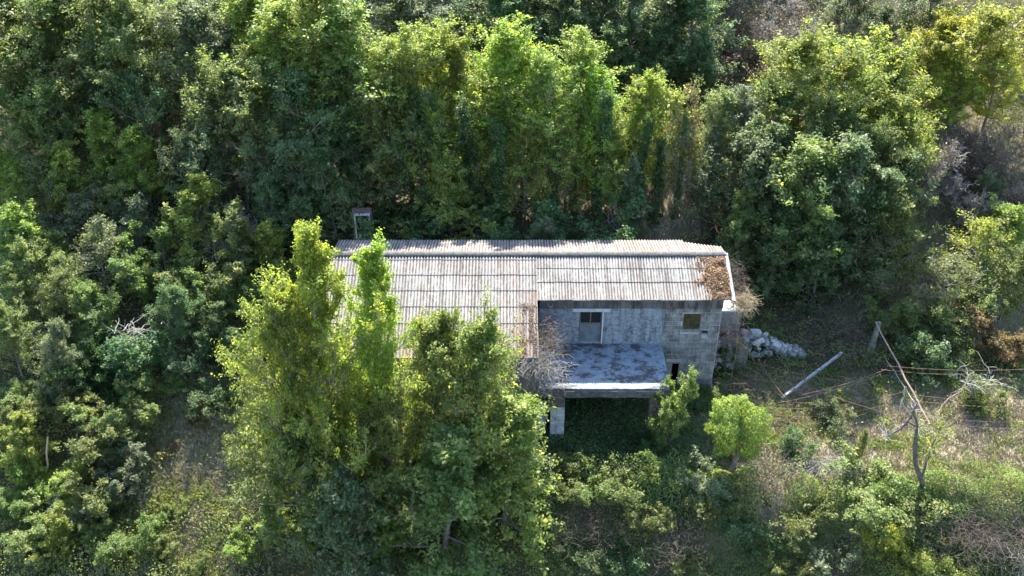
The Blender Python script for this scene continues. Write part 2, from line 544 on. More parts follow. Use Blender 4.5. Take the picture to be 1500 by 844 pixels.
scatter('yard_weeds', 90000, 9, 40, -12, 5, lambda x, y: np.clip(-.16 + 1.3 * vnoise(x, y, 1.0, 34) + .65 * sstep(-5.5, -2, y), 0, 1), lambda x, y: .08 + .4 * mound(x, y), (.06, .15), L['mid'],
        'small leafy weeds scattered over the yard on the right', 'weeds', 58)
grass('clearing_grass', 9000, -26, -13, -14, -1, lambda x, y: np.clip(dryness(x, y) + .12, 0, 1), (.15, .5), GRASS_DRY, 'straw coloured grass in the clearing on the left', 'grass', 59)
grass('clearing_green_grass', 6000, -26, -13, -14, -1, lambda x, y: np.clip(.2 + vnoise(x, y, 1.4, 35), 0, 1), (.15, .55), GRASS_GREEN, 'fresh green grass around the straw coloured clearing on the left', 'grass', 60)
grass('hillside_dry_grass', 16000, 5, 50, 6, 40, lambda x, y: dryness(x, y), (.2, .6), GRASS_DRY, 'dry grass showing between the shrubs on the upper hillside', 'grass', 61)
# ------------------------------------------------------------------ growing trees
def perp(d, r):
    a = r.normal(size=3); a -= d * a.dot(d)
    return a / (np.linalg.norm(a) + 1e-9)

def path(start, d, L, n, bend, wob, r):
    """a shoot starting along d, bending towards +Z by `bend`"""
    pts = [np.array(start, float)]
    d = np.array(d, float)
    for _ in range(n):
        d = d + np.array([0, 0, bend]) / n + r.normal(size=3) * wob
        d /= np.linalg.norm(d)
        pts.append(pts[-1] + d * L / n)
    return np.array(pts)

def grow(seed, H, R, cb, n1, n2, shape, el, bend=.4, wob=.12, leaves=12, leaf=(.11, .2), jit=.16, trunk=.14,
         stems=1, spread=0.0, n3=2, ntwig=1, bare=0.0, sub=.42, flat=0.0, droop=0.0, drop=0.0):
    r = np.random.default_rng(seed)
    wood, segs = [], []
    for s in range(stems):
        a = r.uniform(0, 6.28)
        base = np.array([math.cos(a), math.sin(a), 0]) * spread * .25 * (stems > 1)
        lean = np.array([math.cos(a) * spread, math.sin(a) * spread, 1.0]); lean /= np.linalg.norm(lean)
        Hs = H * (1 if s == 0 else r.uniform(.7, .98))
        tp = path(base - np.array([0, 0, .35]), lean, Hs + .35, 9, .25 if stems > 1 else 0.05, .035 if stems == 1 else .07, r)
        wood.append((tp, trunk * (1 - .92 * np.linspace(0, 1, len(tp)) ** .8)))
        k = n1 // stems
        for i in range(k):
            t = (i + .5) / k
            t = min(1, max(0, t + r.normal(0, .02)))
            hf = cb + (1 - cb) * t * .97
            q = hf * (len(tp) - 1); i0 = min(int(q), len(tp) - 2)
            st = tp[i0] * (1 - (q - i0)) + tp[i0 + 1] * (q - i0)
            az = i * 2.399 + r.normal(0, .35) + s
            e = R_(el[0] + (el[1] - el[0]) * t + r.normal(0, 8))
            d = np.array([math.cos(az) * math.cos(e), math.sin(az) * math.cos(e), math.sin(e)])
            lump = 1 + .42 * float(vnoise(math.cos(az) * 1.6 + seed, math.sin(az) * 1.6 + t * 4.5, 1.0, seed % 50))
            Lb = R * shape(t) * r.uniform(.62, 1.2) * lump * (1 if stems == 1 else .75)
            if r.random() < drop: Lb *= .35
            bp = path(st, d, Lb, 5, bend, wob, r)
            br = trunk * .34 * (1 - .5 * t)
            wood.append((bp, np.linspace(br, .012, 6)))
            segs.append((bp[-2], bp[-1]))
            for j in range(n2):
                s2 = .22 + .78 * (j + r.random()) / n2
                q = s2 * 5; i1 = min(int(q), 4)
                sp = bp[i1] * (1 - (q - i1)) + bp[i1 + 1] * (q - i1)
                bd = bp[i1 + 1] - bp[i1]; bd /= np.linalg.norm(bd)
                side = perp(bd, r); side[2] *= (1 - flat)
                dd = bd * .75 + side * .8 + np.array([0, 0, .25 - droop]); dd /= np.linalg.norm(dd)
                L2 = (Lb * sub * (1.15 - .6 * s2) + .25) * r.uniform(.6, 1.2)
                tp2 = path(sp, dd, L2, 3, bend * .7 - droop, wob * 1.3, r)
                wood.append((tp2, np.linspace(br * .4, .007, 4)))
                segs.append((tp2[1], tp2[2])); segs.append((tp2[2], tp2[3]))
                for m_ in range(n3):
                    i2 = int(r.integers(1, 4))
                    bd2 = tp2[i2] - tp2[i2 - 1]; bd2 /= (np.linalg.norm(bd2) + 1e-9)
                    d3 = bd2 * .7 + perp(bd2, r) * .8 + np.array([0, 0, .2 - droop]); d3 /= np.linalg.norm(d3)
                    tw = path(tp2[i2], d3, L2 * .5 * r.uniform(.6, 1.2), 2, bend * .5 - droop, wob, r)
                    if ntwig: wood.append((tw, np.linspace(.009, .005, 3) * ntwig))
                    segs.append((tw[0], tw[2]))
    A = np.array([s_[0] for s_ in segs]); B = np.array([s_[1] for s_ in segs])
    if bare: 
        k = r.random(len(A)) > bare; A, B = A[k], B[k]
    idx = np.repeat(np.arange(len(A)), leaves)
    u = r.random(len(idx))[:, None]
    c = A[idx] * (1 - u) + B[idx] * u + r.normal(size=(len(idx), 3)) * jit * np.array([1, 1, .75])
    ok = c[:, 2] > .05
    c, idx = c[ok], idx[ok]
    n = len(c)
    ctr = np.array([0, 0, H * (cb + .4 * (1 - cb))])
    outd = _norm((c - ctr) * np.array([1, 1, .6]))
    cn = r.normal(size=(len(A), 3)) * .42
    nrm = _norm(np.array([0, 0, .9]) + outd * .32 + cn[idx] + r.normal(size=(n, 3)) * .42)
    size = (leaf[0] + leaf[1]) / 2 * np.clip(np.exp(r.normal(0, .27, n)), .5, 1.7)
    # new growth at the tips of the crown is paler; a few leaves have turned
    t = np.clip(r.normal(.46, .17, n) + r.normal(0, .16, len(A))[idx] + (r.random(n) < .04) * .4, 0, 1)
    return wood, (c, nrm, size, t, r)

PARK = (0, 0, -60)
PROTO = {}
def make_proto(kind, root_name, bark, leafm, wood, leafdata, crown_name='crown', trunk_name='trunk', sides=4, H=1.0, aspect=.62):
    root = bpy.data.objects.new(root_name, None)
    parts = []
    if wood is not None:
        tr = bpy.data.objects.new(trunk_name, tube_mesh(trunk_name, wood, sides))
        tr.data.materials.append(bark); tr.parent = root; parts.append(tr)
    if leafdata is not None:
        c, nrm, size, t, r = leafdata
        cr = bpy.data.objects.new(crown_name, leaf_mesh(crown_name, c, nrm, size, t, r, aspect))
        cr.data.materials.append(leafm); cr.parent = root; parts.append(cr)
    PROTO.setdefault(kind, []).append([root, parts, H, 0])

def variants(kind, root_name, bark, leafm, n, seed, H, **kw):
    for i in range(n):
        nm = dict(crown_name=kw.pop('crown_name', 'crown'), trunk_name=kw.pop('trunk_name', 'trunk')) if i == 0 else nm
        asp = kw.pop('aspect', .62) if i == 0 else asp
        w, l = grow(seed + i, H, **kw)
        make_proto(kind, root_name, bark, leafm, w, l, H=H, aspect=asp, sides=3 if kw.get('n3', 2) > 3 else 4, **nm)

dome = lambda t: (max(0.02, 1 - (1.55 * t - .45) ** 2)) ** .5 * 1.0 if t > .29 else .75 + .85 * t
egg = lambda t: .62 + .55 * math.sin(math.pi * (t * .75 + .12)) - .55 * t
column = lambda t: (.7 + .35 * math.sin(math.pi * t)) * (1 - .86 * t ** 1.35)
cone = lambda t: 1.05 - .88 * t
bush = lambda t: .9 + .2 * math.sin(3.1 * t) - .4 * t

variants('round', 'broadleaf_tree', BARK, L['mid'], 5, 100, 9.0, R=3.5, cb=.22, n1=42, n2=8, shape=dome, el=(10, 66), bend=.45, leaves=12, leaf=(0.112, 0.195), jit=0.12, trunk=.2, n3=3, ntwig=0)
variants('slender', 'slender_tree', BARK, L['lime'], 6, 200, 11.5, R=4.3, cb=.08, n1=60, n2=9, shape=lambda t: (.85 + .2 * math.sin(math.pi * t)) * (1 - .62 * t ** 1.6), el=(38, 64), bend=.35, leaves=7, leaf=(0.102, 0.176), jit=0.10, trunk=.15, n3=3, sub=.32, ntwig=0)
variants('shrub', 'shrub', BARK, L['grey'], 4, 300, 4.5, R=1.7, cb=.12, n1=40, n2=5, shape=bush, el=(15, 60), bend=.6, leaves=15, leaf=(0.083, 0.149), jit=0.09, trunk=.07, n3=2, stems=4, spread=.42, ntwig=0)
variants('low', 'low_bush', BARK, L['olive'], 4, 400, 1.9, R=1.35, cb=.05, n1=36, n2=4, shape=bush, el=(0, 60), bend=.3, leaves=10, leaf=(0.076, 0.140), jit=0.09, trunk=.04, n3=2, stems=5, spread=.9, ntwig=0)
variants('laurel', 'leafy_tree', BARK, L['blue'], 3, 500, 8.0, R=2.7, cb=.08, n1=46, n2=6, shape=egg, el=(5, 60), bend=.4, leaves=12, leaf=(0.112, 0.195), jit=0.12, trunk=.17, n3=3, ntwig=0)
variants('ivycol', 'ivy_covered_trunk', BARK, L['ivy'], 2, 600, 7.5, R=.62, cb=.04, n1=70, n2=3, shape=lambda t: (.95 + .35 * math.sin(9 * t)) * (1 - .45 * t), el=(0, 30), bend=.1, leaves=13, leaf=(.11, .18), jit=.14, trunk=.16, n3=1, crown_name='ivy', ntwig=0)
variants('dead', 'dead_shrub', TWIG, L['brown'], 3, 700, 3.6, R=1.9, cb=.1, n1=46, n2=7, shape=bush, el=(5, 70), bend=.2, wob=.2, leaves=1, leaf=(.06, .12), jit=.1, trunk=.06, n3=5, ntwig=1.7, stems=5, spread=.6, crown_name='dry_leaves', trunk_name='branches')
variants('sparse', 'sparse_tree', BARK_PALE, L['olive'], 3, 800, 6.0, R=2.3, cb=.22, n1=30, n2=6, shape=dome, el=(5, 65), bend=.25, wob=.2, leaves=5, leaf=(.10, .17), jit=.18, trunk=.12, n3=3, ntwig=1.6, bare=.25)
variants('layered', 'layered_tree', BARK, L['mid'], 2, 900, 6.0, R=2.2, cb=.06, n1=40, n2=8, shape=cone, el=(8, 40), bend=.1, leaves=17, leaf=(0.093, 0.158), jit=0.09, trunk=.12, n3=2, flat=.8, droop=.12, ntwig=0)
variants('spiky', 'young_tree', BARK, L['lime'], 4, 1000, 5.5, R=3.0, cb=.06, n1=30, n2=8, shape=lambda t: 1 - .6 * t, el=(38, 75), bend=.4, leaves=12, leaf=(0.093, 0.167), jit=0.09, trunk=.09, n3=2, sub=.28, ntwig=0)

# pine: whorls of branches with bottlebrush needles
def make_pine(seed):
    r = np.random.default_rng(seed)
    H = 8.0; wood = []; C, N, S, T = [], [], [], []
    tp = path((0, 0, -.3), (0, 0, 1), H + .3, 9, .02, .01, r)
    wood.append((tp, np.linspace(.13, .02, 10)))
    for wv in range(13):
        z = 1.2 + wv * .52
        for k in range(6):
            az = k * 1.05 + wv * .6 + r.normal(0, .15)
            Lb = (1.9 - .125 * wv) * r.uniform(.8, 1.1)
            bp = path((0, 0, z), (math.cos(az), math.sin(az), .45), Lb, 4, .5, .05, r)
            wood.append((bp, np.linspace(.03, .012, 5)))
            for q in range(9):
                i = min(int((.35 + .65 * q / 8) * 4), 3)
                p0 = bp[i] + (bp[i + 1] - bp[i]) * r.random()
                d = bp[i + 1] - bp[i]; d /= np.linalg.norm(d)
                n = 48
                dirs = _norm(d + np.array([0, 0, .35]) + r.normal(size=(n, 3)) * .5)
                C.append(p0 + dirs * .13); N.append(dirs); S.append(r.uniform(.22, .34, n)); T.append(r.random(n))
    C, D, S, T = map(np.concatenate, (C, N, S, T))
    n = len(C)
    side = _norm(np.cross(D, r.normal(size=(n, 3)))) * .02
    v = np.empty((n, 4, 3))
    v[:, 0] = C - D * S[:, None] / 2 - side; v[:, 1] = C - D * S[:, None] / 2 + side
    v[:, 2] = C + D * S[:, None] / 2 + side * .5; v[:, 3] = C + D * S[:, None] / 2 - side * .5
    root = bpy.data.objects.new('pine_tree', None)
    tr = bpy.data.objects.new('trunk', tube_mesh('trunk', wood, 4)); tr.data.materials.append(BARK); tr.parent = root
    me = fast_mesh('crown', v.reshape(-1, 3), np.arange(n * 4), 4); face_attr(me, 'tint', T)
    cr = bpy.data.objects.new('crown', me); cr.data.materials.append(L['pine']); cr.parent = root
    PROTO['pine'] = [[root, [tr, cr], H, 0]]
make_pine(5)

# large poplars in the foreground
variants('poplar_tall', 'poplar_tree', BARK_PALE, L['poplar'], 2, 1103, 17.0, R=6.6, cb=.06, n1=84, n2=14, shape=lambda t: (1 - t) ** .75 + .13, el=(36, 58), bend=.35, leaves=10, leaf=(0.112, 0.186), jit=0.11, trunk=.26, n3=3, drop=.12, sub=.26, ntwig=0)
variants('poplar_wide', 'poplar_tree', BARK_PALE, L['mid'], 3, 1210, 12.5, R=6.2, cb=.05, n1=74, n2=13, shape=lambda t: (1 - t) ** .7 + .13, el=(32, 60), bend=.35, leaves=8, leaf=(0.112, 0.186), jit=0.11, trunk=.22, n3=3, drop=.1, sub=.26, ntwig=0)

# clipped round tree: a tight ball of foliage on a short stem, with a cleft shaped in for its shadow stripe
def make_ball(seed):
    r = np.random.default_rng(seed)
    n = 12000
    d = _norm(r.normal(size=(n, 3)))
    az = np.arctan2(d[:, 1], d[:, 0])
    rr = 1 + .16 * vnoise(d[:, 0] * 3 + 9, d[:, 2] * 3 + d[:, 1] * 2.2, 1.0, 4) + .13 * vnoise(d[:, 0] * 9, d[:, 2] * 9 + d[:, 1] * 6, 1.0, 5)
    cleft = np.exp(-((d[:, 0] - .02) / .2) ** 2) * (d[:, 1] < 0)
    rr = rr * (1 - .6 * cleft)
    rad = rr * np.where(r.random(n) < .8, r.uniform(.9, 1.03, n), r.uniform(.55, .9, n))
    c = d * rad[:, None] * np.array([1.5, 1.4, 1.35]) + np.array([0, 0, 2.75])
    nrm = _norm(d + r.normal(size=(n, 3)) * .55 + np.array([0, 0, .3]))
    wood = [(path((0, 0, -.4), (0.03, 0, 1), 2.6, 5, 0, .05, r), np.linspace(.15, .08, 6))]
    for k in range(14):
        a = k * 2.4; wood.append((path((0, 0, 1.6 + .03 * k), (math.cos(a), math.sin(a), .7), 1.5, 3, .2, .1, r), np.linspace(.05, .012, 4)))
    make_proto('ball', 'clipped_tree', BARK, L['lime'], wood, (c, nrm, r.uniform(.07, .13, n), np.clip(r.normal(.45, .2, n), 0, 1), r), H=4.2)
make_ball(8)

def place(kind, label, cat, xyz, H, w=1.0, leaf=None, group=None, variant=None, rz=None, tilt=(0, 0), bark=None):
    ps = PROTO[kind]
    i = variant if variant is not None else min(range(len(ps)), key=lambda q: ps[q][3])
    root, parts, H0, used = ps[i]
    if used == 0:
        o, kids = root, parts
    else:
        o = root.copy(); kids = []
        for p_ in parts:
            c = p_.copy(); c.parent = o; kids.append(c)
    ps[i][3] += 1
    COL.objects.link(o)
    for k in kids: COL.objects.link(k)
    s = H / H0
    o.location = xyz
    o.rotation_euler = (tilt[0], tilt[1], random.uniform(0, 6.28) if rz is None else rz)
    sw = w * s
    o.scale = (sw, sw * random.uniform(.93, 1.07), s)
    for k in ('label', 'category', 'group'):
        if k in o: del o[k]
    tag(o, label, cat, group)
    crown = kids[-1]
    for k in kids:
        m = None
        if k is crown and leaf and len(kids) > 1: m = L[leaf]
        if k is not crown and bark: m = bark
        k.material_slots[0].link = 'OBJECT'
        k.material_slots[0].material = m or k.data.materials[0]
    return o

def tree_px(px, py, H, kind, leaf, w, label, cat='tree', Y=None, **kw):
    """stand a tree of height H on the terrain so that its top is seen at (px, py) of the survey picture"""
    if Y is None:
        P = on_ground(px, py, H * .97)
    else:
        P = on_y(px, py, Y)
        H = P[2] - tz(P[0], P[1])
    x, y = float(P[0]), float(P[1])
    return place(kind, label, cat, (x, y, tz(x, y) - .05), H, w, leaf, **kw)
# ------------------------------------------------------------------ the abandoned house
PHI = R_(17.0)
CP, SP = math.cos(PHI), math.sin(PHI)
RY, RZ = 3.04, 7.82                       # ridge
ZE_R = RZ - 3.5 * SP; YE_R = RY - 3.5 * CP      # right eave
YE_L = RY - 7.5 * CP; ZE_L = RZ - 7.5 * SP      # left eave
LX0, LX1, RX0, RX1 = -10.75, 1.45, 1.45, 12.85

def roof_material():
    m, nt, out = mat_new('weathered_fibre_cement')
    at = nt.nodes.new('ShaderNodeAttribute'); at.attribute_name = 'valley'
    oi = nt.nodes.new('ShaderNodeObjectInfo')
    wp = world_pos(nt)
    mp = nt.nodes.new('ShaderNodeMapping'); mp.inputs['Scale'].default_value = (1, .33, .5)
    nt.links.new(wp, mp.inputs[0])
    n1 = noise_tex(nt, 7.5, 5, .8, vec=mp.outputs[0])
    n2 = noise_tex(nt, .45, 4, .6, vec=wp)
    base = ramp(nt, noise_tex(nt, 14, 6, .8, vec=wp), [(.28, (.135, .13, .112)), (.5, (.25, .243, .218)), (.7, (.33, .322, .295))])
    hsv = nt.nodes.new('ShaderNodeHueSaturation'); nt.links.new(base, hsv.inputs['Color'])
    nt.links.new(math_n(nt, 'ADD', math_n(nt, 'MULTIPLY', oi.outputs['Random'], .16), .92), hsv.inputs['Value'])
    dirt = math_n(nt, 'ADD', math_n(nt, 'MULTIPLY', at.outputs['Fac'], .42), n1)
    mp2 = nt.nodes.new('ShaderNodeMapping'); mp2.inputs['Scale'].default_value = (1, .08, .1)
    nt.links.new(wp, mp2.inputs[0])
    n3 = noise_tex(nt, 2.6, 4, .7, vec=mp2.outputs[0])
    dirt = math_n(nt, 'ADD', dirt, math_n(nt, 'MULTIPLY', n2, .25))
    dirt = math_n(nt, 'ADD', dirt, math_n(nt, 'MULTIPLY', math_n(nt, 'SUBTRACT', n3, .5), .75))
    dm = ramp(nt, dirt, [(.80, (0, 0, 0)), (.97, (1, 1, 1))])
    c = mixc(nt, dm, hsv.outputs[0], (.09, .075, .062))
    # lichen and leaf stain towards the eaves
    st = nt.nodes.new('ShaderNodeAttribute'); st.attribute_name = 'stain'; st.attribute_type = 'OBJECT'
    sm = math_n(nt, 'MULTIPLY', ramp(nt, noise_tex(nt, 2.2, 6, .75, vec=mp.outputs[0]), [(.38, (0, 0, 0)), (.60, (1, 1, 1))]), math_n(nt, 'MULTIPLY', st.outputs['Fac'], math_n(nt, 'ADD', math_n(nt, 'MULTIPLY', at.outputs['Fac'], .6), .4)))
    c = mixc(nt, sm, c, (.17, .09, .055))
    p = nt.nodes.new('ShaderNodeBsdfPrincipled')
    p.inputs['Roughness'].default_value = .85; p.inputs['Specular IOR Level'].default_value = .2
    nt.links.new(c, p.inputs['Base Color'])
    b = nt.nodes.new('ShaderNodeBump'); b.inputs['Strength'].default_value = .4; b.inputs['Distance'].default_value = .01
    nt.links.new(noise_tex(nt, 30, 4, .7, vec=wp), b.inputs['Height']); nt.links.new(b.outputs[0], p.inputs['Normal'])
    nt.links.new(p.outputs[0], out.inputs[0])
    return m
ROOF = roof_material()

def sheet_mesh(name, w, L_, waves=6, amp=.036, broken=None):
    """corrugated sheet, local x across, y up the slope from 0 to L_"""
    n = waves * 4 + 1
    x = np.linspace(0, w, n)
    z = amp * np.cos(np.linspace(0, 2 * math.pi * waves, n))
    y0 = np.zeros(n); y1 = np.full(n, L_)
    if broken is not None:
        y0 = y0 + broken[0] * np.clip((x / w - broken[1]) / (1 - broken[1]), 0, 1) if broken[0] > 0 else y0
        y1 = y1 + (broken[0] * np.clip((x / w - broken[1]) / (1 - broken[1]), 0, 1) if broken[0] < 0 else 0)
    rows = [np.stack([x, y0, z - .012], 1), np.stack([x, y0, z], 1), np.stack([x, y0, z], 1), np.stack([x, y1, z], 1)]
    v = np.concatenate(rows)
    i = np.arange(n - 1)
    f = np.concatenate([np.stack([i + k * n, i + 1 + k * n, i + 1 + (k + 1) * n, i + (k + 1) * n], 1) for k in (0, 2)]).ravel()
    me = fast_mesh(name, v, f, 4)
    point_attr(me, 'valley', np.tile((1 - np.cos(np.linspace(0, 2 * math.pi * waves, n))) / 2, 4))
    me.polygons.foreach_set('use_smooth', np.r_[np.zeros(n - 1, bool), np.ones(n - 1, bool)])
    me.materials.append(ROOF)
    return me

house = thing('abandoned_house', 'abandoned two part stone house with a pale corrugated roof among the trees', 'house', (0, 0, 0))
rr = random.Random(11)
def slope_matrix(x, s, front=True, lift=0.0, tilt=.022):
    """s: distance down the slope of the sheet's lower edge"""
    if front:
        o = Vector((x, RY - s * CP, RZ - s * SP)); X = Vector((1, 0, 0)); Yv = Vector((0, CP, SP))
    else:
        o = Vector((x, RY + s * CP, RZ - s * SP)); X = Vector((-1, 0, 0)); Yv = Vector((0, -CP, SP))
    Zv = X.cross(Yv)
    Yt = (Yv - Zv * tilt).normalized(); Zt = X.cross(Yt)
    m = Matrix((X, Yt, Zt)).transposed().to_4x4()
    m.translation = o + Zv * lift
    return m

def lay(x0, ncol, w, bounds, front=True, stain=None, skip=()):
    rows = []
    for a, b in zip(bounds, bounds[1:]):
        rows.append((b, b - a + .12))
    meshes = {}
    for ri, (s, ln) in enumerate(rows):
        for ci in range(ncol):
            if (ri, ci) in skip: continue
            key = round(ln, 3)
            if key not in meshes: meshes[key] = sheet_mesh('roof_sheet', w * 1.012, ln)
            o = bpy.data.objects.new('roof_sheet', meshes[key]); COL.objects.link(o); o.parent = house
            x = x0 + ci * w if front else x0 + (ci + 1) * w
            ds = rr.uniform(-.018, .018)
            o.matrix_local = slope_matrix(x + rr.uniform(-.006, .006), s + ds, front, .045 + (ci % 2) * .003, .026) @ Matrix.Rotation(rr.uniform(-.004, .004), 4, 'Z')
            o['stain'] = float(stain(ri, ci)) if stain else 0.0
NL = 11; WL = (LX1 - LX0) / NL
NR = 11; WR = (RX1 - RX0 - .22) / NR
bl = [0.08, .50, 1.65, 2.82, 3.99, 5.16, 6.33, 7.52]
lay(LX0, NL, WL, bl, stain=lambda r, c: (.95 if r == 6 and c > 3 else .8 if r == 5 and c > 7 else .85 if c == 10 and r > 2 else .3 if c == 9 or r == 5 else .14) if True else 0)
br_ = [0.08, 1.16, 2.18, 3.52]
lay(RX0, NR, WR, br_, stain=lambda r, c: (1.0 if c == 10 else .55 if c == 9 else .25 if r == 2 else .05))
NB = 22; WB = (RX1 - .12 - LX0) / NB
lay(LX0, NB, WB, [0.08, 1.45, 2.9], front=False, stain=lambda r, c: .5, skip=((1, 21), (1, 20)))
# the broken sheets at the far right corner
for ci, cut in ((20, (1.0, .0)), (21, (1.4, .2))):
    me = sheet_mesh('roof_sheet', WB * 1.01, 1.45, broken=None)
    n = len(me.vertices) // 4
    for k in range(n):
        f = k / (n - 1)      # local x runs towards -X here
        cutv = (.9 - .55 * f) if ci == 20 else (1.33 - .4 * f)
        for q in (k, n + k, 2 * n + k): me.vertices[q].co.y = min(1.35, cutv)
    o = link('roof_sheet', me, None, house)
    o.matrix_local = slope_matrix(LX0 + (ci + 1) * WB, 2.9, False, .045, .026)
    o['stain'] = .4

RIDGE = rough_mat('weathered_ridge', [(.28, (.035, .03, .025)), (.42, (.09, .083, .07)), (.7, (.165, .156, .138))], 6, 8, bump=.5, bscale=25, pos=True)
# ridge caps: two flaps and a roll
def ridge_mesh(w, fl=.28):
    n = 25
    x = np.linspace(0, w, n)
    prof = [(-fl, -fl * math.tan(PHI) + .095), (-fl, -fl * math.tan(PHI) + .109), (-.07, .082), (-.04, .094), (0, .099), (.04, .094), (.07, .082), (fl * .95, -fl * .95 * math.tan(PHI) + .083)]
    v = []
    for k, (y, z) in enumerate(prof):
        wv = .010 * np.cos(np.linspace(0, 12 * math.pi, n)) if k in (0, 1, 7) else 0 * x
        v.append(np.stack([x, np.full(n, y) + wv, z + wv * .4], 1))
    v = np.concatenate(v); i = np.arange(n - 1)
    f = np.concatenate([np.stack([i + k * n, i + 1 + k * n, i + 1 + (k + 1) * n, i + (k + 1) * n], 1) for k in range(len(prof) - 1)]).ravel()
    me = fast_mesh('ridge_cap', v, f, 4)
    point_attr(me, 'valley', np.zeros(len(v)))
    me.materials.append(RIDGE)
    return me
rm = ridge_mesh(WB * 1.03)
for k in range(NB):
    o = link('ridge_cap', rm, None, house, (LX0 + k * WB, RY + rr.uniform(-.01, .01), RZ + (k % 2) * .006 + rr.uniform(-.004, .004)), (rr.uniform(-.01, .01), 0, rr.uniform(-.004, .004)))
    o['stain'] = 1.0 if k == 20 else .7 if k in (19, 21) else rr.uniform(.45, .8)

# white verge boards down the right edge
WHITE = rough_mat('old_white_board', [(.32, (.12, .11, .11)), (.6, (.33, .315, .32))], 8, rough=.8)
for a, b in ((0.0, 1.2), (1.2, 2.4), (2.4, 3.6)):
    mb = MB().box(0, .21, 0, (b - a) - .015, -.02, .02).box(.175, .21, 0, (b - a) - .015, -.22, -.0205)
    o = mb.build('verge_board', WHITE, house)
    o.matrix_local = slope_matrix(RX1 - .20, b, True, .085, .0)

# walls
CONC = rough_mat('grey_concrete', [(.3, (.15, .145, .135)), (.55, (.24, .235, .22)), (.75, (.32, .31, .29))], 2.5, 8)
PLAST = None
def plaster():
    m, nt, out = mat_new('cracked_whitewash')
    tc = nt.nodes.new('ShaderNodeTexCoord')
    mp = nt.nodes.new('ShaderNodeMapping'); mp.inputs['Scale'].default_value = (1, 1, 2.0)
    nt.links.new(tc.outputs['Object'], mp.inputs[0])
    vo = nt.nodes.new('ShaderNodeTexVoronoi'); vo.feature = 'DISTANCE_TO_EDGE'; vo.inputs['Scale'].default_value = 1.15
    add = nt.nodes.new('ShaderNodeVectorMath'); add.operation = 'ADD'
    nn = nt.nodes.new('ShaderNodeTexNoise'); nn.inputs['Scale'].default_value = 3; nt.links.new(tc.outputs['Object'], nn.inputs['Vector'])
    sc = nt.nodes.new('ShaderNodeVectorMath'); sc.operation = 'SCALE'; sc.inputs['Scale'].default_value = 1.3
    nt.links.new(nn.outputs['Color'], sc.inputs[0]); nt.links.new(mp.outputs[0], add.inputs[0]); nt.links.new(sc.outputs[0], add.inputs[1])
    nt.links.new(add.outputs[0], vo.inputs['Vector'])
    cr = ramp(nt, vo.outputs['Distance'], [(0.03, (1, 1, 1)), (.08, (0, 0, 0))])
    pt = ramp(nt, noise_tex(nt, 1.2, 7, .75), [(.40, (0, 0, 0)), (.54, (1, 1, 1))])
    base = ramp(nt, noise_tex(nt, 4, 8, .8), [(.3, (.16, .18, .195)), (.6, (.31, .34, .365))])
    c = mixc(nt, math_n(nt, 'MULTIPLY', cr, pt), base, (.12, .12, .12))
    c = mixc(nt, ramp(nt, noise_tex(nt, 1.7, 8, .8), [(.56, (0, 0, 0)), (.62, (.75, .75, .75))]), c, (.22, .215, .21))
    c = streaks(nt, c, .36)
    p = nt.nodes.new('ShaderNodeBsdfPrincipled'); p.inputs['Roughness'].default_value = .9; p.inputs['Specular IOR Level'].default_value = .2
    nt.links.new(c, p.inputs['Base Color'])
    b = nt.nodes.new('ShaderNodeBump'); b.inputs['Strength'].default_value = .5; b.inputs['Distance'].default_value = .03
    nt.links.new(noise_tex(nt, 12, 5, .7), b.inputs['Height']); nt.links.new(b.outputs[0], p.inputs['Normal'])
    nt.links.new(p.outputs[0], out.inputs[0])
    return m
PLAST = plaster()
MORTAR = rough_mat('mortar', [(.3, (.30, .295, .28)), (.7, (.46, .45, .43))], 5)
STONE = rough_mat('granite_block', [(.30, (.09, .085, .075)), (.42, (.16, .153, .138)), (.56, (.26, .25, .228)), (.70, (.40, .39, .365))], 1.7, 10, bump=.6, bscale=14, vary=.35, pos=True, streak=.35)
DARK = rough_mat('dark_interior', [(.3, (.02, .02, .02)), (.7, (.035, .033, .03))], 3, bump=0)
WOODOLD = rough_mat('old_wood', [(.3, (.10, .08, .06)), (.7, (.22, .18, .14))], 8)

ZT = 6.62
WX1 = 12.28
holes_r = [(3.95, 5.3, 3.42, 5.75), (10.05, 11.12, 4.35, 5.58), (9.35, 10.2, 0.0, 1.95), (11.28, 11.62, 4.02, 4.34)]
SPL = 8.95     # whitewash ends here, bare granite begins
mb = MB().wall(1.6, WX1, .06, .36, -.9, ZT, holes_r)
mb.build('front_wall', MORTAR, house)
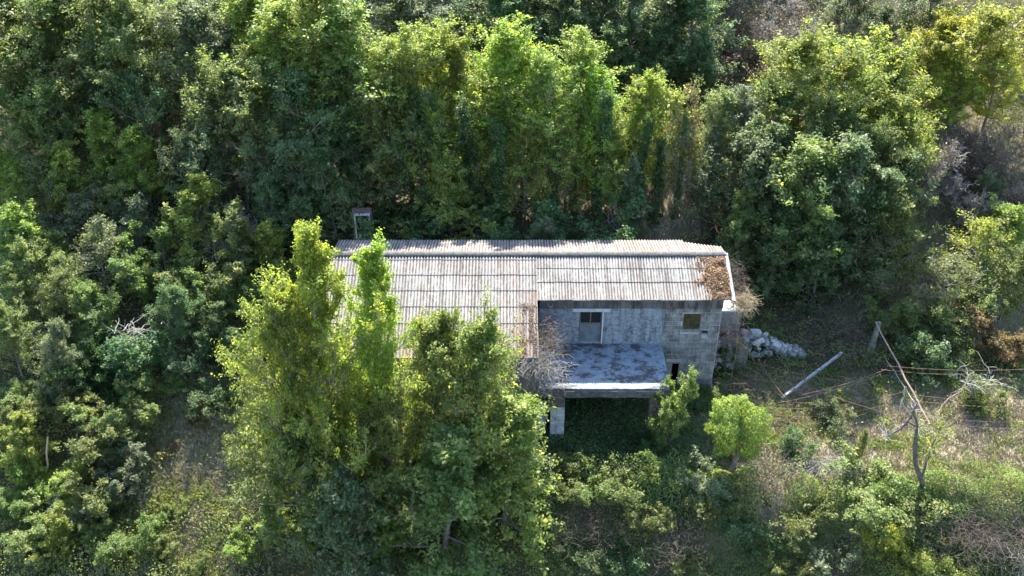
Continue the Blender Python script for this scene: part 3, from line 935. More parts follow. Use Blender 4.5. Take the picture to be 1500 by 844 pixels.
# granite blocks, joints recessed
bm_cache = {}
def block_mesh(w, h, k):
    key = (round(w, 2), round(h, 2), k)
    if key not in bm_cache:
        r = random.Random(hash(key) & 0xffff)
        m_ = MB().box(-w / 2, w / 2, -.012, .045, -h / 2, h / 2)
        # soften the front edge
        vs = []
        for (x, y, z) in m_.v:
            if y < 0: x *= 1 - .02 / max(w, .05); z *= 1 - .035 / max(h, .05) ; y += r.uniform(-.008, .008)
            vs.append((x, y, z))
        me = new_mesh('stone_block', vs, m_.f); me.materials.append(STONE)
        bm_cache[key] = me
    return bm_cache[key]
ZC = 5.98
nc = 19; ch = (ZC - 0.0) / nc
for ci in range(-1, nc):
    z0 = ci * ch; z1 = z0 + ch - .034
    x = SPL + .01
    lens = []
    first = .38 if ci % 2 else .68
    while x < WX1 - .06:
        w = first if not lens else rr.choice((.6, .66, .7, .74))
        lens.append(w)
        x1 = min(x + w, WX1)
        if WX1 - x1 < .2: x1 = WX1
        # cut against the openings
        segs = [(x, x1 - .034)]
        for (hx0, hx1, hz0, hz1) in holes_r:
            if z1 > hz0 + .02 and z0 < hz1 - .02:
                ns = []
                for a, b in segs:
                    if b <= hx0 or a >= hx1: ns.append((a, b)); continue
                    if a < hx0 - .06: ns.append((a, hx0))
                    if b > hx1 + .06: ns.append((hx1, b))
                segs = ns
        for a, b in segs:
            if b - a < .08: continue
            o = link('stone_block', block_mesh(b - a, z1 - z0, rr.randint(0, 1)), None, house,
                     ((a + b) / 2, .03 + rr.uniform(-.012, .008), (z0 + z1) / 2), (0, 0, rr.uniform(-.006, .006)))
        x = x1
# whitewashed plaster panel on the upper storey, with a cracked old surface below the slab too
MB().wall(1.6, SPL, .012, .058, -.9, 5.985, [h for h in holes_r[:1]]).build('plaster', PLAST, house)
# ring beam under the eave, stained
RING = rough_mat('stained_ring_beam', [(.3, (.06, .05, .042)), (.42, (.11, .105, .10)), (.65, (.16, .16, .155)), (.8, (.21, .21, .205))], 1.6, 8, streak=.5)
MB().box(1.6, WX1 + .01, -.012, .058, 5.99, ZT).build('ring_beam', RING, house)
MB().box(3.55, 5.75, -.02, .0115, 5.755, 5.985).build('lintel', rough_mat('pale_lintel', [(.3, (.36, .36, .36)), (.7, (.52, .52, .52))], 5), house)
# vine remnants hanging below the eave
def eave_bits():
    r = np.random.default_rng(3); paths = []
    for x in np.concatenate([r.normal(9.4, .25, 10), r.normal(9.9, .2, 6), r.normal(10.7, .15, 6), r.normal(7.2, .3, 8), r.normal(11.5, .2, 4)]):
        p0 = (x, -.03, r.uniform(6.3, 6.6))
        paths.append((path(p0, (r.normal(0, .2), -.02, -1), r.uniform(.3, .95), 4, 0, .12, r) * np.array([1, 0, 1]) + np.array([0, -.045, 0]), np.linspace(.018, .006, 5)))
    return paths
_ds = link('dead_stems', tube_mesh('dead_stems', eave_bits(), 3), rough_mat('rust_stems', [(.3, (.10, .05, .035)), (.7, (.19, .10, .07))], 4, bump=0), house)
_ds['kind'] = 'stuff'

# balcony door in the plaster wall: two panes above, board between, grey panel below
PANE = None
def glass_dark():
    m, nt, out = mat_new('dusty_glass')
    p = nt.nodes.new('ShaderNodeBsdfPrincipled'); p.inputs['Base Color'].default_value = (.012, .013, .014, 1)
    p.inputs['Roughness'].default_value = .25; nt.links.new(p.outputs[0], out.inputs[0]); return m
PANE = glass_dark()
bd = MB().box(3.95, 4.03, .13, .2, 3.42, 5.75).box(5.22, 5.3, .13, .2, 3.42, 5.75).box(4.03, 5.22, .13, .2, 5.67, 5.75).box(4.03, 5.22, .13, .2, 4.78, 4.86).box(4.59, 4.65, .125, .2, 4.8605, 5.6695).build('balcony_door', WOODOLD, house)
link('pane', MB().box(4.03, 4.59, .16, .17, 4.86, 5.67).mesh('pane'), PANE, bd)
link('pane', MB().box(4.65, 5.22, .16, .17, 4.86, 5.67).mesh('pane'), PANE, bd)
link('board', MB().box(4.033, 5.217, .10, .15, 4.30, 4.775).mesh('board'), rough_mat('grey_board', [(.3, (.12, .125, .13)), (.7, (.20, .205, .21))], 4), bd)
link('panel', MB().box(4.033, 5.217, .14, .18, 3.43, 4.295).mesh('panel'), rough_mat('grey_panel', [(.3, (.10, .115, .125)), (.6, (.17, .19, .20)), (.75, (.12, .08, .06))], 2.2), bd)
MB().box(5.3, 5.36, -.01, .0115, 3.42, 5.75).build('door_jamb', rough_mat('pale_jamb', [(.3, (.5, .5, .5)), (.7, (.66, .66, .66))], 5), house)
# window filled by a mottled dark olive sheet
wf = MB().box(10.05, 10.11, .1, .16, 4.35, 5.58).box(11.06, 11.12, .1, .16, 4.35, 5.58).box(10.11, 11.06, .1, .16, 5.52, 5.58).box(10.11, 11.06, .1, .16, 4.35, 4.41).build('window', WOODOLD, house)
link('window_infill', MB().box(10.11, 11.06, .14, .16, 4.41, 5.52).mesh('window_infill'), rough_mat('mottled_olive', [(.35, (.02, .02, .014)), (.5, (.055, .048, .02)), (.7, (.11, .09, .035))], 5), wf)
MB().box(10.02, 11.15, -.03, .058, 4.27, 4.345).build('window_sill', CONC, house)
# stove pipe hole; a near-black plate paints its dark inside
MB().box(11.28, 11.62, .25, .3, 4.02, 4.34).build('hole_dark_plate', DARK, house)
# ground floor door with pale frame
df = MB().box(9.35, 9.43, .0, .12, 0, 1.95).box(10.12, 10.2, -.04, .12, 0, 1.95).box(9.43, 10.12, .0, .12, 1.87, 1.95).build('door_frame', CONC, house)
link('door', MB().box(9.44, 9.75, .15, .2, 0, 1.86).mesh('door'), rough_mat('pale_door', [(.3, (.20, .21, .21)), (.7, (.32, .32, .32))], 4), df)
# other walls
MB().box(WX1 - .3, WX1, .365, 5.1, -.9, ZT).build('side_wall', CONC, house)
MB().box(LX0 + .5, WX1 - .305, 4.85, 5.15, -.9, 6.75).build('back_wall', CONC, house)
MB().box(LX0 + .5, LX0 + .8, -3.5, 4.845, -.9, 5.45).build('side_wall', CONC, house)
MB().wall(LX0 + .5, 1.35, -3.85, -3.555, -1.4, 5.4, [(-8.6, -7.6, 2.6, 3.8), (-5.2, -4.2, 2.6, 3.8), (-1.6, -.6, .0, 2.0)]).build('front_wall', CONC, house)
MB().box(1.20, 1.5, -3.5, .005, -1.4, 5.55).build('side_wall', CONC, house)
# gables closing the roof space
def gable(x, y0, z0, y1, z1, top):
    v = [(x, y0, z0), (x, y1, z1), (x, RY, top), (x + .2, y0, z0), (x + .2, y1, z1), (x + .2, RY, top)]
    link('gable', new_mesh('gable', v, [(0, 1, 2), (3, 5, 4), (0, 3, 4, 1), (1, 4, 5, 2), (2, 5, 3, 0)]), CONC, house)
gable(WX1 - .25, -.1, 6.63, 5.1, 6.95, 7.72)
gable(LX0 + .55, -3.8, 5.4, 5.1, 6.9, 7.72)
# dark floors so that the rooms are not open to the ground
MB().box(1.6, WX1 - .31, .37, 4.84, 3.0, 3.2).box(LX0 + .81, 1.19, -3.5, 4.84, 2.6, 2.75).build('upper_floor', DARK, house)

# ---- flat concrete porch roof
def slab_mat():
    m, nt, out = mat_new('stained_slab')
    base = ramp(nt, noise_tex(nt, 2.0, 7, .7), [(.3, (.115, .14, .16)), (.6, (.205, .245, .275))])
    n = noise_tex(nt, 1.15, 7, .72)
    tc = nt.nodes.new('ShaderNodeTexCoord')
    mp = nt.nodes.new('ShaderNodeMapping'); mp.inputs['Scale'].default_value = (1, 1.5, 1); nt.links.new(tc.outputs['Object'], mp.inputs[0])
    n = noise_tex(nt, 1.1, 7, .78, vec=mp.outputs[0])
    c = mixc(nt, ramp(nt, n, [(.48, (0, 0, 0)), (.56, (1, 1, 1))]), base, (.045, .042, .04))
    c = mixc(nt, ramp(nt, noise_tex(nt, 3.1, 7, .7), [(.60, (0, 0, 0)), (.70, (.8, .8, .8))]), c, (.21, .14, .09))
    p = nt.nodes.new('ShaderNodeBsdfPrincipled'); p.inputs['Roughness'].default_value = .8
    nt.links.new(c, p.inputs['Base Color'])
    b = nt.nodes.new('ShaderNodeBump'); b.inputs['Strength'].default_value = .3; b.inputs['Distance'].default_value = .02
    nt.links.new(n, b.inputs['Height']); nt.links.new(b.outputs[0], p.inputs['Normal'])
    nt.links.new(p.outputs[0], out.inputs[0]); return m
SX0, SX1, SY0 = 1.52, 8.95, -4.12
MB().box(SX0, SX1, SY0, -.003, 3.16, 3.4).build('porch_slab', slab_mat(), house)
FASC = rough_mat('mossy_fascia', [(.3, (.05, .046, .04)), (.5, (.10, .095, .085)), (.7, (.17, .165, .15))], 3.5, 8, bump=.8)
r5 = random.Random(4)
mb = MB()
x = SX0
while x < SX1 - .01:
    x1 = min(x + .5, SX1)
    d = r5.uniform(0, .05)
    mb.box(x, x1, SY0 - .10 - d * .5, SY0 - .003, 2.86 - d, 3.30 + r5.uniform(-.03, .0))
    x = x1
mb.build('porch_beam', FASC, house)
# low upstand along the wall side of the slab
# pillars of whitewashed blocks
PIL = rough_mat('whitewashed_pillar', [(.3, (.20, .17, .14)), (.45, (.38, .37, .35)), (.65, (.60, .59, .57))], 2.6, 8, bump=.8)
PILD = rough_mat('brown_pillar', [(.3, (.07, .055, .045)), (.6, (.14, .12, .10)), (.8, (.20, .19, .17))], 2.6, 8)  # darker brown blocks, for the pillar top and the right pillar
def pillar(cx, z0, wd=.82, label=None, white=True):
    p = bpy.data.objects.new('pillar', None); COL.objects.link(p); p.parent = house; p.location = (cx, SY0 + .45, 0)
    z = z0; k = 0
    while z < 2.9:
        h = min(r5.uniform(.30, .38), 2.93 - z)
        j = [(-wd / 2, r5.uniform(-.1, .12)), (0, wd / 2)]
        sp = r5.uniform(-.12, .12)
        for a, b in ((-wd / 2, sp - .012), (sp + .012, wd / 2)):
            dd = r5.uniform(-.02, .02)
            mb = MB().box(a + dd, b + dd * .5, -.38 + r5.uniform(-.02, .02), .38, z, z + h - .018)
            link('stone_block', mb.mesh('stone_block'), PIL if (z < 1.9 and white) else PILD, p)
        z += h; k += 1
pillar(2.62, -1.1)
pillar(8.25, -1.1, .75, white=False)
# narrow pale door panel and post in the room left of the pillar
MB().box(1.25, 1.98, -3.6, -3.52, -.6, 2.0).build('door_panel', rough_mat('blue_grey_panel', [(.3, (.30, .33, .36)), (.7, (.46, .49, .52))], 3), house)
MB().box(1.02, 1.19, -4.35, -3.87, -1.4, 2.9).build('post', rough_mat('pale_post', [(.3, (.22, .20, .18)), (.7, (.36, .34, .31))], 4), house)

# ---- debris on the roof
def roof_pt(x, s, up=0.0, front=True):
    return np.stack([x, RY - s * CP, RZ - s * SP + .08 + up], -1)
r = np.random.default_rng(77)
n = 16000
x = r.uniform(10.7, 12.66, n); s = r.uniform(-.3, 3.5, n)
q = np.hypot((x - 12.15) / 1.0, (s - 1.9) / 1.75) + .45 * vnoise(x, s, .35, 19) + .2 * vnoise(x, s, .12, 20)
vl = .5 - .5 * np.cos((x - RX0) / WR * 12 * math.pi)
k = (r.random(n) < np.clip((1.45 - q) * 1.1, 0, 1) * np.where(q > .75, .12 + .88 * vl ** 2, 1)) & ((s > .25) | (r.random(n) < .5))
x, s, q = x[k], s[k], q[k]; n = len(x)
pile = .24 * np.clip(1 - q, 0, 1)
s = np.abs(s)
c = roof_pt(x, s, r.random(n) * pile)
tag(link('leaf_litter', leaf_mesh('leaf_litter', c, _norm(np.array([0, -.3, 1]) + r.normal(size=(n, 3)) * .5), r.uniform(.06, .14, n), r.random(n), r),
    leaf_mat('rotting_leaf_litter', [(0, (.10, .055, .025)), (.5, (.22, .125, .055)), (1, (.40, .27, .14))], .15)), 'thick brown leaf litter heaped on the right end of the roof', 'leaf litter', kind='stuff')
n = 5200
x = np.concatenate([r.uniform(-4, 1.35, n // 2), r.normal(.9, .35, n // 2)]); 
s = np.concatenate([7.45 - np.abs(r.normal(0, .5, n // 2)), r.uniform(3.8, 7.3, n // 2)])
k = (x < 1.42) & (r.random(n) < np.clip(.25 + vnoise(x * 5.5, s, 1.1, 9) + .3, 0, 1)); x, s = x[k], s[k]; n = len(x)
tag(link('leaf_litter', leaf_mesh('leaf_litter', roof_pt(x, s, r.random(n) * .03), _norm(np.array([0, -.3, 1]) + r.normal(size=(n, 3)) * .4), r.uniform(.05, .11, n), r.random(n), r),
    L['brown']), 'thin brown leaf litter caught along the lower left eave', 'leaf litter', kind='stuff')
# ------------------------------------------------------------------ dead creeper over the eave
def creeper(name, label, center, n, spread, mat, seed, lens=(.5, 1.4), rad=.011, down=0.0, cat='dead creeper', trunks=(), trad=.06):
    r = np.random.default_rng(seed); paths = []
    for i in range(n):
        p0 = np.array(center) + r.normal(size=3) * np.array(spread)
        d = np.array([r.normal(), r.normal() - .2, r.normal() * .7 + .15 - down]); d /= np.linalg.norm(d)
        paths.append((path(p0, d, r.uniform(*lens), 5, -.5, .35, r), np.linspace(rad, rad * .45, 6)))
    for t in trunks:
        q = np.array(t, float)
        paths.append((np.array([q[0] + (q[1] - q[0]) * f + r.normal(size=3) * .06 for f in np.linspace(0, 1, 8)]), np.linspace(trad, trad * .5, 8)))
    o = link(name, tube_mesh(name, paths, 3), mat)
    return tag(o, label, cat, kind='stuff' if name == 'brushwood' else None)
creeper('dead_creeper', 'bare grey dead creeper sprawling over the inner roof corner beside the porch slab', (1.6, -4.1, 4.9), 560, (.55, .5, .42), TWIG_PALE, 31,
        trunks=[((1.2, -4.5, -1.2), (1.5, -4.3, 4.8)), ((.7, -4.6, -1.2), (.9, -4.4, 4.9))])
creeper('dead_creeper', 'bare grey dead creeper climbing the valley edge above the porch slab', (1.95, -2.2, 5.5), 420, (.35, 1.0, .4), TWIG, 32)
creeper('dead_creeper', 'tangle of pale dead stems hanging below the left eave', (-.6, -4.55, 4.5), 600, (1.3, .25, .7), TWIG_PALE, 33, rad=.013, down=.6,
        trunks=[((-.6, -4.9, -1.2), (-.2, -4.6, 4.8)), ((-1.6, -4.9, -1.2), (-1.2, -4.6, 4.6))])
creeper('dead_creeper', 'fan of straw coloured dead stems beside the right eave', (13.4, .3, 6.2), 420, (.3, .3, .3), TWIG_TAN, 34, rad=.012, lens=(.4, 1.0), trad=.02,
        trunks=[((13.6, .6, 0), (13.5, .5, 6))])
creeper('dead_creeper', 'thin brown dead stems behind the right verge of the roof', (13.5, 3.0, 5.9), 260, (.4, .9, .6), TWIG, 35, lens=(.4, 1.1), trad=.02,
        trunks=[((13.7, 3.0, 0), (13.5, 3.0, 6))])
creeper('dead_creeper', 'low dead stems over the rubble beside the house wall', (13.6, 1.3, 3.0), 200, (.5, .4, .4), TWIG, 36, lens=(.4, 1.1), trad=.02,
        trunks=[((13.6, 1.2, 0), (13.6, 1.3, 3))])

# ------------------------------------------------------------------ rubble and small structures right of the house
GRAN = rough_mat('pale_granite', [(.3, (.17, .165, .15)), (.5, (.30, .295, .28)), (.7, (.44, .43, .42))], 3, 8, bump=.7, vary=.6)
MOSS = rough_mat('mossy_granite', [(.3, (.08, .085, .05)), (.5, (.17, .165, .13)), (.7, (.26, .255, .23))], 3, 8, bump=.7, vary=.3)
def rock_mesh(seed, sx, sy, sz):
    r = random.Random(seed)
    import bmesh
    bm = bmesh.new()
    bmesh.ops.create_cube(bm, size=1.0)
    bmesh.ops.bevel(bm, geom=bm.edges[:], offset=.09, segments=1, affect='EDGES')
    for v in bm.verts:
        v.co = Vector((v.co.x * sx * r.uniform(.8, 1.15), v.co.y * sy * r.uniform(.8, 1.15), v.co.z * sz * r.uniform(.8, 1.15)))
    me = bpy.data.meshes.new('stone'); bm.to_mesh(me); bm.free()
    me.materials.append(GRAN)
    return me
rocks = [rock_mesh(k, *d) for k, d in enumerate(((.62, .45, .4), (.5, .5, .35), (.8, .45, .4), (.42, .36, .34), (.7, .6, .5)))]
# collapsed dry stone wall: one thing made of stones
wall = thing('ruined_stone_wall', 'collapsed dry stone wall of pale rubble right of the house', 'stone wall', (15.4, 3.0, 0))
rw = random.Random(9)
for i in range(230):
    x = rw.uniform(-2.9, 3.1) if i % 3 else rw.uniform(-2.9, -1.5); hmax = 2.0 * max(.12, 1 - abs(x + .2) / 3.2) if x > -1.5 else 2.25
    z = rw.uniform(0, hmax); y = rw.uniform(-.45, .45) * (1.2 - z / 2) - (.95 if x < -1.5 else 0)
    o = bpy.data.objects.new('stone', rocks[rw.randrange(5)]); COL.objects.link(o); o.parent = wall
    o.location = (x, y, z + tz(15.4 + x, 3.0 + y) + .1)
    o.rotation_euler = (rw.uniform(-.4, .4), rw.uniform(-.4, .4), rw.uniform(0, 3.1))
    s = rw.uniform(.35, .85); o.scale = (s, s, s)
# low masonry block with a sunlit top against the house corner
ob = thing('masonry_outbuilding', 'small masonry box with a sunlit white slab on top beside the house corner', 'outbuilding', (13.5, 2.6, 0))
link('wall', MB().box(-.62, .62, -.2, 1.1, 2.5, 4.02).mesh('wall'), CONC, ob)
link('base', MB().box(-.42, .42, .55, 1.1, -.3, 2.495).mesh('base'), MOSS, ob)
link('top_slab', MB().box(-.7, .7, -.28, 1.2, 4.025, 4.14).mesh('top_slab'), rough_mat('white_slab', [(.3, (.5, .49, .47)), (.7, (.68, .67, .65))], 3), ob)
st = thing('stone_step', 'mossy granite block lying below the small masonry box', 'stone', (14.0, 2.0, 0))
link('stone', MB().box(-.75, .7, -.4, .4, 0, 1.7, .05, random.Random(3)).mesh('stone'), MOSS, st)

# old stone post
def tapered(name, x0, y0, z0, x1, y1, z1, w0, d0, w1, d1, mat, parent=None):
    a = Vector((x0, y0, z0)); b = Vector((x1, y1, z1))
    v = []
    for c, w, d in ((a, w0, d0), (a.lerp(b, .5), (w0 + w1) / 2 * 1.02, (d0 + d1) / 2), (b, w1, d1)):
        for sx, sy in ((-1, -1), (1, -1), (1, 1), (-1, 1)):
            v.append((c.x + sx * w / 2, c.y + sy * d / 2, c.z))
    f = [(0, 3, 2, 1), (8, 9, 10, 11)]
    for k in (0, 4):
        for i in range(4):
            f.append((k + i, k + (i + 1) % 4, k + 4 + (i + 1) % 4, k + 4 + i))
    return link(name, new_mesh(name, v, f), mat, parent)
g = on_ground(1271, 525)
gt = on_y(1288, 472, g[1] + .5)
tag(tapered('stone_post', g[0], g[1], g[2] - .3, gt[0], gt[1], gt[2], .42, .3, .2, .2, MOSS), 'leaning grey granite post at the top of the long wooden pole', 'stone post')

# long pale beam lying across the shaded yard
def bar(name, a, b, w, h, mat):
    a, b = Vector(a), Vector(b); d = (b - a); Ln = d.length; d.normalize()
    s = d.cross(Vector((0, 0, 1))).normalized(); u = s.cross(d)
    v = []
    for t in (0, .33, .66, 1):
        c = a + d * Ln * t
        for i, j in ((-1, -1), (1, -1), (1, 1), (-1, 1)):
            v.append(c + s * i * w / 2 * (1 + .02 * math.sin(t * 9)) + u * j * h / 2)
    f = [(0, 3, 2, 1), (12, 13, 14, 15)]
    for k in (0, 4, 8):
        for i in range(4): f.append((k + i, k + (i + 1) % 4, k + 4 + (i + 1) % 4, k + 4 + i))
    return new_mesh(name, v, f)
a = on_z(1145, 583, .55); b = on_z(1233, 517, 1.5)
bo = link('concrete_beam', bar('concrete_beam', a, b, .13, .15, None), rough_mat('weathered_concrete_beam', [(.35, (.20, .20, .20)), (.48, (.32, .32, .32)), (.58, (.12, .11, .10))], 5, 8))
tag(bo, 'long pale concrete beam lying slanted across the shaded yard', 'beam')

# long wooden pole leaning from the granite post
def pole(name, a, b, r0, r1, mat, label, cat, wob=.04, seed=0):
    r = np.random.default_rng(seed)
    a, b = np.array(a, float), np.array(b, float)
    pts = np.array([a + (b - a) * t + r.normal(size=3) * wob * (0 < t < 1) for t in np.linspace(0, 1, 8)])
    return tag(link(name, tube_mesh(name, [(pts, np.linspace(r0, r1, 8))], 6), mat), label, cat)
POLE = rough_mat('reddish_pole', [(.3, (.20, .12, .085)), (.7, (.36, .25, .19))], 6)
POLEG = rough_mat('grey_pole', [(.3, (.22, .19, .15)), (.7, (.38, .34, .29))], 6)
pa = on_y(1283, 472, g[1] + .2); pb = on_z(1362, 622, .5)
pole('wooden_pole', pa, pb, .05, .075, POLE, 'long reddish wooden pole sloping from the granite post down to the dead tree', 'pole', .05, 1)
pa2 = on_y(1296, 520, g[1] - .8); pb2 = on_z(1352, 610, .6)
pole('wooden_pole', pa2, pb2, .03, .04, POLEG, 'thinner grey pole just below the long reddish one', 'pole', .08, 2)
pole('wooden_pole', on_z(1327, 566, 1.7), on_z(1318, 600, .5), .06, .05, POLEG, 'short pale stake hanging under the long reddish pole', 'stake', .02, 3)
pole('wooden_pole', on_z(1367, 607, .4), on_z(1418, 558, 1.8), .035, .03, POLE, 'dark red stick leaning up to the yellowish tree on the right', 'stick', .07, 4)
sy = float(on_ground(62, 680, 3.0)[1]) + 1.0
sb = on_y(60, 690, sy)
pole('wooden_pole', (sb[0], sy, tz(sb[0], sy) - .2), on_y(70, 640, sy - .2), .06, .045, rough_mat('tan_pole', [(.3, (.35, .24, .14)), (.7, (.5, .36, .22))], 5), 'tan wooden stake standing in the bushes at the left edge', 'stake', .03, 5)
gp = on_ground(1077, 672)
pole('wooden_pole', gp + [0, 0, -.2], on_y(1066, 645, gp[1]), .09, .07, rough_mat('brown_stake', [(.3, (.26, .15, .10)), (.7, (.40, .26, .18))], 5), 'reddish brown stake beside the stem of the clipped round tree', 'stake', .02, 6)

# rusty metal frame
fr = thing('rusty_frame', 'small rusty metal frame standing behind the clipped round tree', 'metal frame', tuple(on_ground(1082, 590)))
RUST = rough_mat('rust', [(.3, (.12, .055, .04)), (.7, (.24, .12, .085))], 8, metal=.0)
for q in (((-.4, 0, -.2), (-.45, 0, 1.5)), ((.25, 0, -.2), (.2, 0, 1.5))):
    link('leg', tube_mesh('leg', [(np.array([q[0], q[1]]), np.array([.03, .03]))], 4), RUST, fr)
link('crossbar', tube_mesh('crossbar', [(np.array([(-.5, 0, 1.5), (.3, 0, 1.52)]), np.array([.035, .035]))], 4), RUST, fr)

# trellis wires
WIRE = rough_mat('rusty_wire', [(.3, (.20, .10, .075)), (.7, (.34, .19, .14))], 4, bump=0)
wires = [
    ((1070, 520), (1250, 560), .8, .3), ((1068, 533), (1205, 585), .7, .3), ((1075, 560), (1190, 590), .9, .5),
    ((1140, 590), (1290, 548), 1.1, .25), ((1175, 578), (1298, 541), 1.5, .2), ((1130, 598), (1330, 572), 1.0, .5),
    ((1120, 606), (1300, 592), .9, .55), ((1128, 612), (1268, 606), .9, .6), ((1290, 541), (1420, 548), 1.7, .15),
    ((1300, 536), (1500, 541), 1.9, .2), ((1335, 578), (1500, 590), 1.1, .12), ((1330, 586), (1500, 598), 1.1, .12),
    ((1395, 614), (1500, 618), .8, .1), ((1400, 622), (1500, 628), .8, .1), ((1110, 526), (1150, 582), 1.2, .1),
    ((1195, 572), (1293, 604), 1.2, .05), ((1062, 545), (1130, 575), .8, .2), ((1080, 545), (1160, 560), 1.0, .3)]
wire_labels = ['wire from the rubble wall foot sagging to the concrete beam tip', 'wire nearest the rubble wall ending below the concrete beam', 'wire from the rusty frame running right below the beam',
    'wire rising from the beam tip to the upper middle of the long pole', 'straight wire just above the beam tip reaching the long pole', 'long slack wire passing right under the beam tip',
    'slack wire second below the beam tip', 'lowest slack wire left of the long pole', 'taut wire leaving the long pole to the right at its middle', 'topmost wire running from the long pole to the right edge',
    'upper of the two wires crossing the shade right of the pole foot', 'lower of the two wires crossing the shade right of the pole foot', 'upper of the faint wires over the weeds at the right edge', 'lower of the faint wires over the weeds at the right edge',
    'steep wire crossing the others left of the concrete beam', 'wire slanting down right from the beam to the grass', 'short wire close to the granite wall corner', 'short wire above the rusty frame']
for (p0, p1, z, sag), wlab in zip(wires, wire_labels):
    A, B = on_z(*p0, z), on_z(*p1, z)
    pts = np.array([A + (B - A) * t - np.array([0, 0, sag * 4 * t * (1 - t)]) for t in np.linspace(0, 1, 12)])
    tag(link('trellis_wire', tube_mesh('trellis_wire', [(pts, np.full(12, .015))], 4), WIRE), 'rusty ' + wlab, 'wire', 'rusty trellis wires of the yard')
# brushwood in the shaded yard
creeper('brushwood', 'fallen reddish brown twigs lying in the shaded yard under the wires', (14.6, -1.6, .5), 150, (1.2, 1.2, .2), TWIG, 41, lens=(.8, 2.4), rad=.016, cat='brushwood')
creeper('brushwood', 'dark fallen branches in the shade behind the concrete beam', (20.5, 3.5, 1.0), 260, (2.6, 1.6, .3), TWIG, 42, lens=(.8, 2.4), rad=.016, cat='brushwood')
creeper('brushwood', 'pale prunings heaped on the yard edge right of the small round shrub', tuple(on_ground(1205, 690) + [0, 0, .2]), 330, (1.3, .5, .2), TWIG_PALE, 43, lens=(.5, 1.6), rad=.014, cat='brushwood')
creeper('brushwood', 'pale prunings heaped on the yard edge left of the small round shrub', tuple(on_ground(1125, 695) + [0, 0, .2]), 260, (.9, .5, .2), TWIG, 44, lens=(.5, 1.6), rad=.014, cat='brushwood')
creeper('brushwood', 'big grey brown heap of dead brambles spilling down the bank at the right', tuple(on_ground(1440, 765) + [0, 0, .4]), 2200, (1.9, 1.5, .35), TWIG, 45, lens=(.5, 1.4), rad=.010, cat='brushwood')
creeper('brushwood', 'dead branches sticking out at the right end of the bank', tuple(on_ground(1485, 800) + [0, 0, .5]), 160, (.9, 1.2, .5), TWIG_PALE, 46, lens=(.8, 2.0), rad=.02, cat='brushwood')
creeper('brushwood', 'brown dead brambles in the dark gap of the bank below the porch', tuple(on_ground(985, 770) + [0, 0, .4]), 700, (.8, 1.6, .25), TWIG, 47, lens=(.4, 1.1), rad=.009, cat='brushwood')
creeper('brushwood', 'dead brown brambles over the bank left of the ivy below the porch', tuple(on_ground(850, 765) + [0, 0, .5]), 600, (1.3, 1.2, .2), TWIG, 48, lens=(.4, 1.1), rad=.009, cat='brushwood')
creeper('dead_branch', 'bleached bare branches poking out of the dark ivy on the left', tuple(on_ground(190, 490, 4.0)), 34, (.6, .3, .3), TWIG_PALE, 49, lens=(.8, 1.9), rad=.024, cat='dead branches')
creeper('dead_branch', 'bare forked pale branch against the dark strip behind the roof', tuple(on_ground(910, 330, .8)), 16, (.7, .2, .3), TWIG_PALE, 50, lens=(1.0, 2.2), rad=.03, cat='dead branches')
creeper('dead_branch', 'pale bare branches reaching out below the yellowish tree on the right', tuple(on_ground(1430, 555, 2.4)), 34, (.6, .3, .3), TWIG_PALE, 51, lens=(1.0, 2.0), rad=.028, cat='dead branches')
a = on_ground(843, 722, 1.5)
o = link('white_board', bar('white_board', a, on_ground(857, 732, 1.5), .2, .04, None), WHITE); tag(o, 'small white board lying on the brambles of the bank', 'board')

# ruined doorway behind the roof
dx = on_y(533, 347, 8.6)
dw = thing('ruined_doorway', 'ruined doorway with a pale wooden frame standing in the shade behind the roof', 'doorway', (float(dx[0]), 8.6, float(dx[2]) - .1))
FR = rough_mat('grey_door_frame', [(.3, (.30, .31, .33)), (.7, (.44, .45, .47))], 5)
link('jamb', MB().box(-.5, -.4, -.1, .05, 0, 1.75).mesh('jamb'), FR, dw)
link('jamb', MB().box(.4, .5, -.1, .05, 0, 1.75).mesh('jamb'), FR, dw)
link('lintel', MB().box(-.52, .52, -.105, .055, 1.755, 1.85).mesh('lintel'), FR, dw)
link('threshold', MB().box(-.4, .4, -.1, .05, 0, .06).mesh('threshold'), FR, dw)
link('wall', MB().wall(-.62, .62, .06, .35, -.6, 2.1, [(-.4, .4, .0, 1.75)]).mesh('wall'), rough_mat('brown_masonry', [(.3, (.07, .05, .04)), (.7, (.15, .11, .09))], 3), dw)
link('door', MB().box(-.39, .39, .25, .3, .0, 1.74).mesh('door'), DARK, dw)  # near-black sheet paints the unlit inside of the doorway

